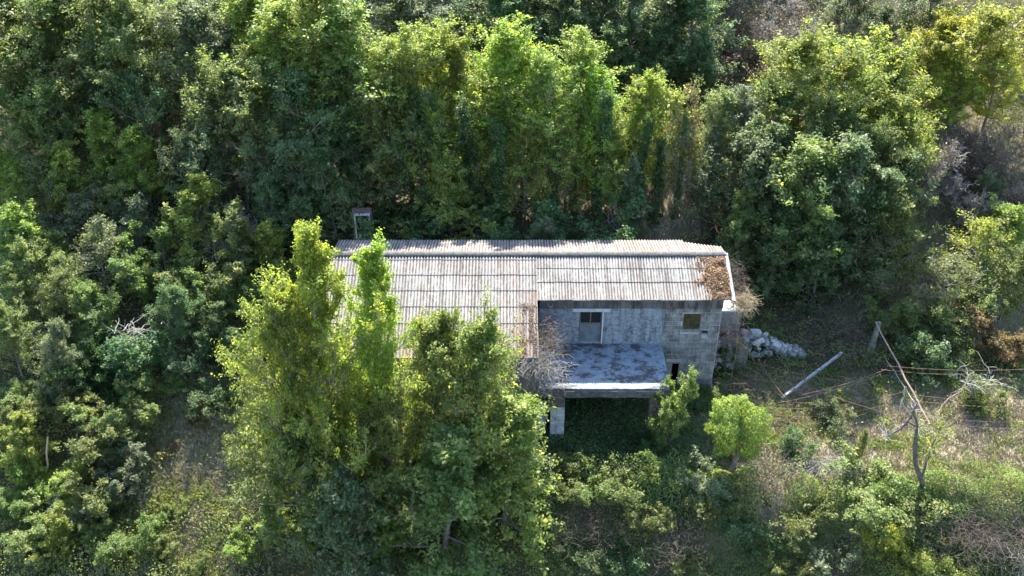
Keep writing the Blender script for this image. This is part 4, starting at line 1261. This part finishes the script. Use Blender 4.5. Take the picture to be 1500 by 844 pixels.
# dead tree in the yard with a few green shoots
def yard_tree():
    B = on_ground(1352, 724)
    t = thing('half_dead_tree', 'half dead tree with a thick leaning trunk and few leaves on the yard edge', 'tree', tuple(B))
    r = np.random.default_rng(6)
    P = lambda px, py: on_y(px, py, B[1]) - B
    tr = [(np.array([P(1356, 730), P(1350, 705), P(1341, 680), P(1340, 655), P(1344, 625), P(1338, 600)]), np.array([.19, .14, .125, .13, .08, .04])),
          (np.array([P(1350, 700), P(1358, 675), P(1364, 655), P(1378, 630)]), np.array([.08, .06, .05, .02])),
          (np.array([P(1343, 625), P(1330, 618), P(1320, 628), P(1300, 640)]), np.array([.07, .06, .05, .02])),
          (np.array([P(1320, 628), P(1334, 612), P(1344, 590), P(1336, 580)]), np.array([.05, .05, .035, .02]))]
    link('trunk', tube_mesh('trunk', tr, 7), rough_mat('dark_bark', [(.3, (.06, .05, .04)), (.7, (.17, .145, .12))], 6), t)
    w, segs = [], []
    for k in range(70):
        s = [P(1338, 600), P(1378, 630), P(1344, 625), P(1300, 640), P(1364, 655)][k % 5]
        p = path(s, (r.normal(), r.normal(), r.normal() * .6 + .3), r.uniform(.6, 1.7), 4, .2, .2, r)
        w.append((p, np.linspace(.018, .007, 5)))
        for q in range(4): segs.append((p[q], p[q + 1]))
    link('branches', tube_mesh('branches', w, 3), TWIG_PALE, t)
    A = np.array([s[0] for s in segs]); Bq = np.array([s[1] for s in segs])
    i = np.repeat(np.arange(len(A)), 9); u = r.random(len(i))[:, None]
    c = A[i] * (1 - u) + Bq[i] * u + r.normal(size=(len(i), 3)) * .14
    c = c[c[:, 0] > -.6 + r.normal(0, .5, len(c))]
    n = len(c)
    link('crown', leaf_mesh('crown', c, _norm(np.array([0, 0, .8]) + r.normal(size=(n, 3)) * .7), r.uniform(.07, .14, n), r.random(n), r), L['lime'], t)
yard_tree()

# ------------------------------------------------------------------ individual plants
T = tree_px
# top pixel x, y, height m, kind, leaves, width, label
FOREST = [
 # --- foreground poplars
 (443, 340, 0, 'poplar_tall', 'poplar', .74, 'tallest bright yellow green poplar covering the left end of the roof', dict(Y=-8.6, rz=.6, variant=0)),
 (540, 378, 0, 'poplar_tall', 'poplar', .68, 'second poplar top rising over the roof just right of the tallest one', dict(Y=-7.6, variant=1)),
 (408, 430, 0, 'poplar_wide', 'lime', .62, 'leafy poplar on the left flank of the tallest poplar', dict(Y=-9.2, variant=0)),
 (630, 472, 0, 'poplar_wide', 'fresh', .86, 'mid green poplar below the middle of the left roof, left twin', dict(Y=-8.0, variant=0)),
 (694, 472, 0, 'poplar_wide', 'fresh', .82, 'mid green poplar in front of the lower roof edge, right twin', dict(Y=-8.3, variant=1)),
 (572, 575, 0, 'poplar_wide', 'fresh', .85, 'lower bushy tree between the tall poplar and the two lower ones', dict(Y=-9.4, variant=1)),
 (738, 590, 0, 'laurel', 'fresh', 1.0, 'rounded green tree on the right foot of the poplar group', dict(Y=-9.4)),
 (430, 620, 0, 'laurel', 'mid', 1.1, 'green tree low under the tallest poplar', dict(Y=-10.2)),
 (640, 640, 0, 'laurel', 'mid', 1.15, 'broad green tree low in the middle of the poplar group', dict(Y=-10.8)),
 (505, 700, 0, 'laurel', 'blue', 1.0, 'bluish green tree at the bottom edge below the tallest poplar', dict(Y=-12.0)),
 (560, 770, 3.0, 'spiky', 'poplar', 1.0, 'small bright green sapling at the bottom edge below the poplars', {}),
 (700, 745, 3.4, 'round', 'mid', 1.0, 'low green tree at the bottom edge right of the poplars', {}),
 (455, 770, 3.0, 'spiky', 'mid', 1.1, 'small green sapling at the bottom edge left of the bright one', {}),
 # --- back row behind the roof
 (455, -10, 13, 'slender', 'lime', 1.29, 'tall green tree at the upper left end of the back row', {}),
 (505, 15, 12.5, 'slender', 'fresh', 1.40, 'tall leafy tree whose pointed top stands left of the dark far slope', {}),
 (545, 70, 0, 'slender', 'lime', 1.29, 'green tree above the ruined doorway, first of the back row', dict(Y=15)),
 (592, 62, 0, 'slender', 'lime', 1.17, 'yellow green tree in the back row behind the left end of the roof', dict(Y=14.5)),
 (634, 60, 0, 'slender', 'poplar', 1.23, 'slim yellow green tree with a jagged top left of the tallest of the back row', dict(Y=15)),
 (680, 85, 0, 'slender', 'lime', 1.17, 'fresh green tree of the back row behind the left half of the roof', dict(Y=14)),
 (724, 78, 0, 'slender', 'poplar', 1.17, 'pale green tree directly left of the tallest of the back row', dict(Y=15)),
 (768, 44, 0, 'slender', 'poplar', 1.23, 'tallest tree of the back row with a pointed yellow green top', dict(Y=14.6)),
 (806, 84, 0, 'slender', 'lime', 1.17, 'pale green tree directly right of the tallest of the back row', dict(Y=14.2)),
 (842, 72, 0, 'slender', 'lime', 1.23, 'light green tree of the back row with a forked top against the dark slope', dict(Y=15)),
 (876, 118, 0, 'slender', 'poplar', 1.17, 'lower yellow green tree of the back row beside an ivy clad trunk', dict(Y=14)),
 (912, 128, 0, 'slender', 'lime', 1.17, 'green tree of the back row over the drooping pale branch', dict(Y=14.6)),
 (944, 122, 0, 'slender', 'poplar', 1.05, 'yellowish thin tree of the back row where the line drops to the right', dict(Y=14)),
 (985, 138, 0, 'sparse', 'lime', .75, 'thin see through tree with a visible pale trunk right in the back row', dict(Y=13.5)),
 (1012, 135, 0, 'slender', 'rust', 0.94, 'thin tree with rusty leaf tips right in the back row', dict(Y=14.5)),
 (1048, 138, 0, 'slender', 'olive', 1.17, 'olive green tree with brownish tips at the right end of the back row', dict(Y=14.5)),
 (1080, 150, 0, 'slender', 'grey', 1.17, 'grey green tree closing the right end of the back row', dict(Y=14)),
 (565, 130, 0, 'laurel', 'mid', .8, 'dense green tree in the shade above the ruined doorway', dict(Y=12.5)),
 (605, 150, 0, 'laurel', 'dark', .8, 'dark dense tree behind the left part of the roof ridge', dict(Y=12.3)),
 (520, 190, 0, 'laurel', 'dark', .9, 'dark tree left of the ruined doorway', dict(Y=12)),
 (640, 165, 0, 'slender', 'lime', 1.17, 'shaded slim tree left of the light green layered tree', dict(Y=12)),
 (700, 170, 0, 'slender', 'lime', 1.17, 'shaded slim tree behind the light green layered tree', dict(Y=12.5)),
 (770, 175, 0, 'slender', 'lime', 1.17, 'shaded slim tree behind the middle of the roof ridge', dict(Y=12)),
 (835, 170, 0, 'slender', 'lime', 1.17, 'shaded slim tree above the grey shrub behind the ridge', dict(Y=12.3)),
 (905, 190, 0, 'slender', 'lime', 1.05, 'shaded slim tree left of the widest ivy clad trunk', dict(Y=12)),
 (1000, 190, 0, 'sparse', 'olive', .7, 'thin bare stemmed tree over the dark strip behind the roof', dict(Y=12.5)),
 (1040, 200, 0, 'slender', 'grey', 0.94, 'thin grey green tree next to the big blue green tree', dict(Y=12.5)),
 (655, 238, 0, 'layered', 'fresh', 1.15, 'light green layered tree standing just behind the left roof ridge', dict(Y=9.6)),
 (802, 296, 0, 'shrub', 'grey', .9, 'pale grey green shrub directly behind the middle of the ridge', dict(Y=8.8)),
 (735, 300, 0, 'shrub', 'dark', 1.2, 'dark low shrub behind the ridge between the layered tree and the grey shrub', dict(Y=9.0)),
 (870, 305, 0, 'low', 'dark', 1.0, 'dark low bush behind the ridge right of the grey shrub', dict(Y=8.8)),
 (585, 305, 0, 'low', 'dark', 1.0, 'dark low bush between the ruined doorway and the layered tree', dict(Y=8.9)),
 (928, 228, 0, 'layered', 'grey', .6, 'drooping pale green tree right behind the ridge with a bare pale branch', dict(Y=11)),
 (690, 150, 0, 'ivycol', None, 0.70, 'dark ivy clad trunk behind the left half of the roof', dict(Y=11.5)),
 (728, 180, 0, 'ivycol', None, 0.77, 'broad dark ivy clad trunk beside the first one behind the roof', dict(Y=11.2)),
 (812, 215, 0, 'ivycol', None, 0.63, 'short dark ivy clad trunk above the grey shrub behind the ridge', dict(Y=11.2)),
 (888, 135, 0, 'ivycol', None, 0.56, 'slim ivy clad trunk reaching high in the back row', dict(Y=12)),
 (945, 172, 0, 'ivycol', None, 0.49, 'slim ivy clad trunk left of the widest one in the back row', dict(Y=12)),
 (968, 205, 0, 'ivycol', None, 0.77, 'widest ivy clad trunk standing free near the right end of the back row', dict(Y=11.6)),
 (1005, 165, 0, 'ivycol', None, 0.24, 'thin ivy clad trunk rising from the dark strip right of the widest one', dict(Y=12)),
 # --- big trees right of the back row
 (1190, 68, 10, 'round', 'lime', 1.15, 'large round green tree, the highest sunlit one right of the dark slope', {}),
 (1262, 78, 9.5, 'round', 'lime', 1.1, 'broad light green tree crown right of the large round one', {}),
 (1322, 105, 9, 'round', 'lime', 1.05, 'light green crown left below the yellowing chestnut', {}),
 (1150, 130, 9, 'round', 'mid', .9, 'mid green tree on the left flank of the large round one', {}),
 (1225, 150, 9, 'round', 'mid', .9, 'mid green tree below the large round one with a dark hollow', {}),
 (1345, 170, 8, 'round', 'lime', .95, 'round light green crown above the bare grey bush on the right', {}),
 (1285, 185, 8, 'round', 'olive', .9, 'olive green crown in the middle of the right hand wood', {}),
 (1110, 215, 0, 'laurel', 'blue', 1.0, 'blue green tree directly right of the thin trunks of the back row', dict(Y=10.5)),
 (1082, 290, 0, 'laurel', 'mid', .85, 'mid green tree rising just behind the right end of the roof', dict(Y=8.6)),
 (1142, 205, 0, 'laurel', 'blue', .95, 'tall blue green tree above the right verge of the roof', dict(Y=11)),
 (1180, 220, 0, 'laurel', 'mid', 1.1, 'dense mid green tree second right of the roof end', dict(Y=10)),
 (1235, 210, 0, 'laurel', 'blue', 1.05, 'blue green tree with pale sunlit leaves third right of the roof end', dict(Y=10.5)),
 (1275, 255, 0, 'laurel', 'dark', 1.1, 'dark tree with blue green leaves left of the bare grey bush', dict(Y=9.8)),
 (1322, 235, 0, 'laurel', 'dark', .95, 'dark tree in the shade of the right hand wood', dict(Y=11)),
 (1140, 320, 0, 'laurel', 'dark', 1.0, 'dark low tree at the foot of the blue green trees right of the roof', dict(Y=8.2)),
 (1215, 320, 0, 'laurel', 'dark', 1.0, 'dark low tree over the shaded brushwood right of the house', dict(Y=8.2)),
 (1345, 305, 0, 'spiky', 'olive', 1.1, 'olive green young tree at the right side above the granite post', dict(Y=8.5)),
 (1300, 345, 0, 'sparse', 'olive', .9, 'sparse small tree directly above the granite post', dict(Y=7.6)),
 (1432, 22, 8.5, 'round', 'yellow', 1.3, 'bright yellowing chestnut in the upper right corner', {}),
 (1378, 32, 7.5, 'round', 'yellow', 1.05, 'yellow green crown on the left flank of the bright chestnut', {}),
 (1470, 85, 6.0, 'round', 'yellow', 1.1, 'yellowing crown at the right edge beside the bright chestnut', {}),
 (1415, 100, 5.5, 'round', 'poplar', 1.1, 'yellow green crown hanging below the bright chestnut', {}),
 (1300, 20, 6, 'round', 'grey', 1.0, 'grey green tree at the top edge left of the chestnut', {}),
 (1245, -25, 7, 'round', 'grey', 1.1, 'grey green tree at the top edge beside the bare brown shrubs', {}),
 (1365, -30, 8, 'round', 'grey', 1.1, 'grey green tree at the top edge above the chestnut', {}),
 (1440, 330, 5.5, 'sparse', 'yellow', 1.1, 'yellowish tree with bare pale branches at the right edge of the yard', dict(variant=0)),
 (1395, 385, 5.5, 'sparse', 'olive', 1.2, 'tangled olive tree with bare grey branches behind the yard', dict(variant=1)),
 (1478, 310, 5, 'round', 'lime', 1.1, 'bright green bushy tree at the right edge', {}),
 (1492, 385, 5, 'round', 'olive', 1.1, 'olive green tree at the right edge beside the yard', {}),
 (1430, 410, 4.0, 'shrub', 'olive', 1.3, 'dense olive shrub under the yellowish tree on the right', {}),
 (1350, 430, 3.8, 'shrub', 'mid', 1.2, 'green shrub in front of the tangled olive tree', {}),
 (1480, 470, 3.5, 'shrub', 'rust', 1.3, 'rusty shrub in the shade at the right edge of the yard', {}),
 (1400, 500, 2.4, 'low', 'dark', 1.3, 'dark bush at the back edge of the yard under the bare branches', {}),
 (1310, 440, 3.2, 'shrub', 'olive', 1.0, 'olive bush right of the granite post', {}),
 (1460, 250, 3.5, 'shrub', 'grey', .8, 'small grey green shrub among the bare bushes on the right', {}),
 # bare brown and grey bushes
 (1425, 205, 3.8, 'dead', 'brown', 1.2, 'bare grey brown bush on the open slope at the right', {}),
 (1470, 190, 4.0, 'dead', 'brown', 1.3, 'bare brown bush at the right edge above the green shrub', {}),
 (1385, 215, 3.8, 'dead', 'brown', 1.0, 'bare bush left in the group on the open slope', dict(bark=TWIG_PALE)),
 (1440, 265, 3.4, 'dead', 'brown', 1.2, 'bare twiggy bush lowest in the group on the open slope', dict(bark=TWIG_PALE)),
 (1495, 260, 3.4, 'dead', 'brown', 1.2, 'bare reddish brown bush cut by the right edge', {}),
 (1350, 200, 5, 'dead', 'brown', .9, 'bare grey twigs standing before the light green crown on the right', dict(bark=TWIG_PALE)),
 (1075, 22, 4.5, 'dead', 'rust', 1.2, 'bare reddish shrub at the top on the right end of the dark slope', {}),
 (1110, -2, 5.0, 'dead', 'rust', 1.3, 'bare brown shrub at the top edge right of the dark slope', {}),
 (1150, 15, 4.5, 'dead', 'brown', 1.2, 'bare grey shrub at the top edge above the large round tree', dict(bark=TWIG_PALE)),
 (1205, 10, 4.5, 'dead', 'brown', 1.2, 'bare grey brown shrub above the broad light green crown', dict(bark=TWIG_PALE)),
 (1100, 80, 4.5, 'dead', 'brown', 1.1, 'bare dark shrub in the hollow left of the large round tree', {}),
 (1490, 5, 4.5, 'dead', 'brown', 1.3, 'bare brown shrub in the top right corner', {}),
 (560, 40, 4.5, 'dead', 'brown', .8, 'bare brown shrub on the dark far slope left of the middle', {}),
 # --- dark far slope along the top
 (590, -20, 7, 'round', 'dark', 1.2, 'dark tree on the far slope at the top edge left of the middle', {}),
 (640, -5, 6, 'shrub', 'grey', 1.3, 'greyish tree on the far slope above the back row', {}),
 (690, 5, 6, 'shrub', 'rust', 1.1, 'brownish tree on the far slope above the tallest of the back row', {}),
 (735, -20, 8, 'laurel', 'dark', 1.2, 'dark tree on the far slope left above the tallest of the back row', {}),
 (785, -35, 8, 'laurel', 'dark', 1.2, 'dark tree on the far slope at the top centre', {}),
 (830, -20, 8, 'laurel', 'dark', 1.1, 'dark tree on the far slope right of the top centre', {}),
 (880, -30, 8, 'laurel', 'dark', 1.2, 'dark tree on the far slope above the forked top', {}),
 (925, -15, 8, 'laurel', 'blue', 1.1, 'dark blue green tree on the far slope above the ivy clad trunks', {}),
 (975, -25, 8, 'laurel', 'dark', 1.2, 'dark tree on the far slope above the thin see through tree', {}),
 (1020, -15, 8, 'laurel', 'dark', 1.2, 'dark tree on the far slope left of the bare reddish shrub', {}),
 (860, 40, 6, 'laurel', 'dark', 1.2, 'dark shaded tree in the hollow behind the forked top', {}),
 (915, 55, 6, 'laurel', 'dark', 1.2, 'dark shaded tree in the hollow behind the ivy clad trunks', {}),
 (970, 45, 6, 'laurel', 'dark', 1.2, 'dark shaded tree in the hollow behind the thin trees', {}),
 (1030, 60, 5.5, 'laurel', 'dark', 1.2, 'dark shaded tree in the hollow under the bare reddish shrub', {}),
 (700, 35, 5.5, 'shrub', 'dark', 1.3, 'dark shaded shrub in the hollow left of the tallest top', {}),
 # --- left wood, upper part
 (25, -15, 11, 'round', 'mid', 1.2, 'broad sunlit oak crown in the top left corner', {}),
 (90, -25, 11, 'round', 'mid', 1.2, 'broad sunlit oak crown second from the top left corner', {}),
 (155, -5, 11, 'round', 'mid', 1.15, 'broad oak crown right above the pine', {}),
 (205, 15, 10, 'round', 'olive', 1.1, 'olive green oak crown right of the pine top', {}),
 (55, 60, 10, 'round', 'mid', 1.1, 'mid green tree at the left edge above the shaded hollow', {}),
 (0, 110, 9, 'round', 'mid', 1.2, 'mid green tree cut by the left edge near the top', {}),
 (62, 130, 8, 'round', 'mid', .9, 'mid green tree left of the pine', {}),
 (132, 64, 9, 'pine', None, 1.4, 'lone bluish pine standing among the broadleaf trees on the left', {}),
 (262, 15, 9.5, 'round', 'grey', 1.0, 'grey green tree with pale leaves in the upper left wood', {}),
 (305, 45, 9, 'round', 'grey', 1.05, 'pale grey green tree left of the tall yellowish one', {}),
 (300, -30, 9, 'round', 'dark', 1.1, 'dark tree at the top edge in the upper left wood', {}),
 (350, 10, 10, 'slender', 'lime', 1.52, 'yellowish green tree left of the tall bright one at the top', {}),
 (392, -20, 12, 'slender', 'poplar', 1.64, 'tall bright yellowish tree at the top edge left of the middle', {}),
 (430, 30, 11, 'slender', 'lime', 1.46, 'bright green tree right below the tall yellowish one', {}),
 (480, 85, 10, 'round', 'mid', .9, 'mid green tree left of the back row', {}),
 (440, 120, 9, 'round', 'dark', 1.0, 'dark tree in the wood left of the ruined doorway', {}),
 (350, 110, 9, 'round', 'olive', 1.0, 'olive green tree in the middle of the left wood', {}),
 (290, 115, 8, 'round', 'mid', 1.0, 'mid green tree right above the pinkish grey shrub', {}),
 (205, 120, 8, 'round', 'dark', .8, 'dark tree directly right of the pine', {}),
 (240, 148, 6, 'shrub', 'rust', 1.2, 'pinkish grey shrub in the middle of the left wood', {}),
 (395, 190, 7, 'round', 'blue', 1.0, 'blue green tree in the wood left of the ruined doorway', {}),
 (440, 215, 6.5, 'round', 'blue', 1.0, 'grey blue tree next to the ruined doorway on the left', {}),
 (345, 195, 6, 'sparse', 'rust', 1.0, 'small tree with rust coloured leaves left of the blue green one', {}),
 (285, 205, 6.5, 'round', 'blue', .9, 'blue green tree right of the bright sapling group', {}),
 (480, 235, 6.5, 'laurel', 'dark', .95, 'dark tree directly left above the ruined doorway', {}),
 (150, 190, 5.5, 'spiky', 'lime', 1.1, 'bright sapling below the pine', {}),
 (200, 208, 5.5, 'spiky', 'lime', 1.1, 'bright sapling right of the one below the pine', {}),
 (92, 232, 5, 'spiky', 'lime', 1.1, 'bright sapling left of the one below the pine', {}),
 (50, 235, 5, 'sparse', 'olive', 1.1, 'thin leaved small tree near the left edge', {}),
 (8, 245, 5, 'round', 'lime', 1.1, 'bright green small tree cut by the left edge halfway up', {}),
 (120, 275, 4.6, 'shrub', 'olive', 1.3, 'olive shrub with grey twigs left of the bright small tree', {}),
 (60, 290, 4.8, 'shrub', 'grey', 1.3, 'grey green shrub with bare twigs near the left edge', {}),
 (170, 290, 4.6, 'shrub', 'grey', 1.2, 'grey shrub directly left of the bright small tree', {}),
 (258, 285, 5.5, 'spiky', 'lime', 1.35, 'bright small tree standing out in the middle of the left wood', {}),
 (320, 300, 4.5, 'dead', 'brown', 1.0, 'bare grey twiggy bush right of the bright small tree', dict(bark=TWIG_PALE)),
 (395, 270, 5, 'laurel', 'blue', 1.0, 'low blue green tree above the green shrubs left of the roof', {}),
 (345, 330, 4.8, 'spiky', 'mid', 1.2, 'green young tree left of the tallest poplar top', {}),
 (395, 345, 4.8, 'spiky', 'lime', 1.1, 'bright green young tree touching the tallest poplar on the left', {}),
 (450, 300, 5, 'laurel', 'dark', 1.0, 'dark low tree behind the tallest poplar top', {}),
 (20, 320, 5, 'spiky', 'lime', 1.2, 'bright green young tree at the left edge', {}),
 (75, 345, 4.5, 'shrub', 'olive', 1.2, 'olive shrub below the grey one near the left edge', {}),
 (140, 350, 5, 'sparse', 'olive', 1.2, 'thin leaved small tree with pale stems on the left', {}),
 (215, 355, 4.6, 'shrub', 'mid', 1.2, 'green shrub at the foot of the bright small tree', {}),
 (290, 375, 4.6, 'shrub', 'olive', 1.2, 'olive shrub below the bare twiggy bush', {}),
 (330, 395, 4, 'shrub', 'mid', 1.1, 'green shrub left of the poplar crown', {}),
 # --- left wood, lower part
 (20, 395, 4.5, 'round', 'mid', 1.1, 'mid green small tree at the left edge below the middle', {}),
 (75, 410, 4.5, 'round', 'olive', 1.1, 'olive small tree second from the left edge below the middle', {}),
 (130, 425, 4.5, 'round', 'mid', 1.1, 'green small tree left of the bleached branches', {}),
 (190, 480, 4.0, 'shrub', 'ivy', 1.4, 'mound of ivy under the bleached branches', {}),
 (250, 430, 4.5, 'round', 'dark', 1.0, 'dark small tree right of the bleached branches', {}),
 (310, 455, 3.6, 'laurel', 'dark', 1.0, 'dark small tree deep in the shade left of the poplar', {}),
 (345, 490, 3.2, 'laurel', 'dark', .9, 'dark small tree touching the poplar crown on its left', {}),
 (52, 492, 5.5, 'laurel', 'grey', .8, 'pointed grey green tree leaning right near the left edge', dict(tilt=(0, .25))),
 (5, 470, 4.5, 'round', 'olive', 1.0, 'olive small tree cut by the left edge in the lower half', {}),
 (140, 520, 3.6, 'shrub', 'ivy', 1.4, 'dark ivy mound right of the pointed grey green tree', {}),
 (235, 545, 2.2, 'shrub', 'mid', 1.4, 'green bush below the bleached branches', {}),
 (300, 560, 1.6, 'low', 'dark', 1.3, 'dark green bush above the grassy clearing', {}),
 (165, 585, 3.4, 'shrub', 'mid', 1.4, 'green leafy shrub left above the clearing', {}),
 (185, 610, 2.2, 'shrub', 'grey', 1.3, 'pale grey green shrub at the left rim of the clearing', {}),
 (115, 620, 3.4, 'shrub', 'olive', 1.4, 'olive green shrub right of the tan stake', {}),
 (15, 640, 3.8, 'spiky', 'lime', 1.4, 'bright green bush at the left edge in the lower corner', {}),
 (62, 680, 3.2, 'shrub', 'lime', 1.4, 'bright green bush below the tan stake', {}),
 (130, 690, 3.2, 'shrub', 'olive', 1.4, 'olive bush in the lower left between bright and grey ones', {}),
 (165, 682, 2.8, 'shrub', 'grey', 1.4, 'grey green bush directly left of the straw clearing', {}),
 (20, 760, 3.0, 'shrub', 'olive', 1.4, 'olive bush in the bottom left corner', {}),
 (85, 765, 3.0, 'spiky', 'lime', 1.3, 'bright green bush at the bottom edge near the left corner', {}),
 (150, 770, 2.8, 'shrub', 'mid', 1.3, 'green bush at the bottom edge below the olive one', {}),
 (200, 762, 2.4, 'shrub', 'mid', 1.3, 'green bush at the lower left rim of the clearing', {}),
 (285, 815, 1.4, 'shrub', 'mid', 1.3, 'green bush below the clearing at the bottom edge', {}),
 (365, 785, 2.2, 'shrub', 'fresh', 1.3, 'green bush between the clearing and the poplars at the bottom', {}),
 (258, 738, .9, 'low', 'olive', .9, 'small olive yellow fern bush in the clearing', {}),
 (368, 640, 1.6, 'low', 'olive', 1.1, 'olive bush at the right rim of the clearing', {}),
 (285, 618, .9, 'low', 'rust', 1.0, 'rusty low bush at the upper rim of the clearing', {}),
 (240, 655, .8, 'low', 'rust', 1.0, 'low reddish bush at the left rim of the clearing', {}),
 (395, 740, 3.2, 'laurel', 'mid', 1.0, 'green small tree left under the poplars at the bottom', {}),
 (35, 545, 3.0, 'shrub', 'mid', 1.3, 'green shrub filling the gap below the leaning pointed tree', {}),
 (85, 575, 2.6, 'shrub', 'olive', 1.3, 'olive shrub between the leaning pointed tree and the tan stake', {}),
 (100, 500, 3.2, 'shrub', 'mid', 1.3, 'green shrub right beside the leaning pointed tree', {}),
 (190, 545, 2.4, 'shrub', 'mid', 1.3, 'green shrub directly below the ivy mound of the bleached branches', {}),
 (265, 500, 2.8, 'shrub', 'blue', 1.3, 'blue green shrub right of the bleached branches', {}),
 (325, 560, 2.0, 'shrub', 'dark', 1.2, 'dark green shrub at the left foot of the poplar crown', {}),
 (20, 715, 2.6, 'shrub', 'mid', 1.3, 'green shrub at the left edge between the bright and the olive bush', {}),
 (105, 730, 2.4, 'shrub', 'grey', 1.2, 'grey green shrub in the lower left above the bright bottom bush', {}),
 (160, 640, 2.2, 'shrub', 'grey', 1.2, 'grey green shrub above the bush directly left of the clearing', {}),
 (0, 590, 2.8, 'shrub', 'olive', 1.3, 'olive shrub cut by the left edge above the bright green bush', {}),
 (50, 805, 1.8, 'shrub', 'grey', 1.3, 'low grey green shrub at the bottom edge near the left corner', {}),
 (235, 800, 1.7, 'shrub', 'olive', 1.3, 'low olive shrub at the bottom edge below the clearing', {}),
 (150, 480, 3.2, 'shrub', 'dark', 1.2, 'dark shrub touching the bleached branches on the left', {}),
 (60, 455, 3.4, 'shrub', 'grey', 1.2, 'grey green shrub behind the leaning pointed tree', {}),
 # --- porch ivy, yard and bank
 (984, 556, 0, 'shrub', 'mid', .65, 'bright topped leafy bush hiding the right pillar of the porch', dict(Y=-4.9)),
 (950, 640, .9, 'low', 'ivy', 1.2, 'dark ivy mound at the foot of the right porch pillar', {}),
 (1025, 575, 1.0, 'low', 'ivy', 1.0, 'dark bush against the foot of the granite wall', {}),
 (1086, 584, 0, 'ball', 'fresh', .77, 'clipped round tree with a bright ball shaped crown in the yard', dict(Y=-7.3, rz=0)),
 (1168, 648, 1.5, 'low', 'blue', .95, 'small round green shrub on the dry yard edge', {}),
 (1228, 600, 1.7, 'low', 'grey', .8, 'grey green weed bush in the middle of the yard', {}),
 (1265, 640, 2.3, 'spiky', 'olive', .6, 'thin green shoot on the yard edge left of the half dead tree', {}),
 (1074, 494, 0, 'low', 'ivy', .5, 'dark ivy bush under the small masonry box beside the house corner', dict(Y=2.0)),
 (1125, 470, 1.6, 'low', 'mid', .8, 'green bush above the collapsed stone wall', {}),
 (1105, 425, 4.5, 'ivycol', 'ivy', .8, 'dark ivy clad stem behind the straw coloured fan of stems', {}),
 (1445, 575, 1.8, 'low', 'mid', 1.0, 'sunlit green weed bush at the right of the yard', {}),
 (820, 695, 1.5, 'low', 'olive', 1.2, 'sunlit bramble mound on the bank edge left below the porch', {}),
 (870, 700, 1.5, 'low', 'mid', 1.1, 'leafy mound on the bank edge beside the white board', {}),
 (925, 690, 1.6, 'low', 'olive', 1.2, 'sunlit bramble mound on the bank edge in the middle below the porch', {}),
 (948, 740, 1.5, 'low', 'olive', 1.2, 'olive bramble mound on the bank below the middle of the porch', {}),
 (1030, 685, 1.6, 'low', 'grey', 1.1, 'pale bramble mound on the bank left of the round tree shadow', {}),
 (1045, 735, 1.6, 'low', 'olive', 1.0, 'olive bramble mound lower on the bank left of the round tree shadow', {}),
 (1095, 740, 1.5, 'low', 'ivy', 1.3, 'dark ivy mound put in for the tree shadow on the bank below the clipped round tree', {}),  # dark leaves paint the round tree's cast shadow, here and on the next mound
 (1105, 790, 1.5, 'low', 'ivy', 1.3, 'dark ivy mound put in for the tree shadow at the bottom edge below the clipped round tree', {}),
 (850, 790, 1.4, 'low', 'dark', 1.3, 'dark bush low on the bank below the white board', {}),
 (915, 800, 1.4, 'low', 'ivy', 1.3, 'dark ivy mound at the bottom edge below the porch', {}),
 (1010, 810, 1.3, 'low', 'olive', 1.2, 'olive bush at the bottom edge right of the brown brambles', {}),
 (1165, 740, 1.6, 'low', 'olive', 1.3, 'olive bramble mound below the small round shrub', {}),
 (1220, 790, 1.5, 'low', 'grey', 1.3, 'pale green mound at the bottom edge right of the middle', {}),
 (1270, 700, 2.0, 'low', 'olive', 1.4, 'large olive bramble mound left of the half dead tree', {}),
 (1320, 725, 2.0, 'low', 'olive', 1.3, 'large olive bramble mound under the half dead tree', {}),
 (1290, 770, 1.8, 'low', 'yellow', .8, 'yellowish bush between the bramble mounds on the bank', {}),
 (1350, 790, 1.8, 'low', 'lime', 1.2, 'light green bush at the bottom edge below the half dead tree', {}),
 (1395, 810, 1.6, 'low', 'mid', 1.2, 'green bush at the bottom edge left of the dead bramble heap', {}),
 (1160, 810, 1.5, 'low', 'olive', 1.2, 'olive mound at the bottom edge left of the pale green one', {}),
]
CATS = {'shrub': 'shrub', 'low': 'bush', 'dead': 'shrub', 'pine': 'pine', 'ivycol': 'ivy trunk'}
GR = {'slender': 'slender trees of the wood', 'round': 'round crowned trees of the wood', 'laurel': 'dense leafy trees of the wood',
      'shrub': 'shrubs at the edge of the wood', 'low': 'bushes around the yard and bank', 'dead': 'bare shrubs', 'spiky': 'saplings',
      'ivycol': 'ivy clad trunks', 'sparse': 'thin leaved trees', 'layered': 'layered trees', 'poplar_wide': 'poplars in front of the house'}
for (px, py, H, kind, leaf, w, label, kw) in FOREST:
    kw = dict(kw)
    o = tree_px(px, py, H, kind, leaf, w, label, CATS.get(kind, 'tree'), group=GR.get(kind), **kw)
    if kind == 'pine': del o['category']; o['category'] = 'pine tree'

# trees higher up the hill and beside the frame: their shadows reach into the picture
for (x, y, H, kind, leaf), hl in zip([(-14, 44, 15, 'round', 'dark'), (-5, 47, 16, 'laurel', 'dark'), (3, 45, 16, 'round', 'dark'), (10, 46, 16, 'laurel', 'dark'),
                              (17, 45, 14, 'round', 'dark'), (24, 48, 10, 'round', 'dark')], ['first from the left', 'second from the left', 'third from the left', 'third from the right', 'second from the right', 'last on the right']):
    place(kind, 'dark tree higher up the hill beyond the far slope, ' + hl, 'tree', (x, y, tz(x, y)), H, 1.1, leaf, group='trees higher up the hill')

for kind, ps in PROTO.items():
    for p_ in ps:
        if p_[3] == 0:
            for c in p_[1]: bpy.data.objects.remove(c)
            bpy.data.objects.remove(p_[0])
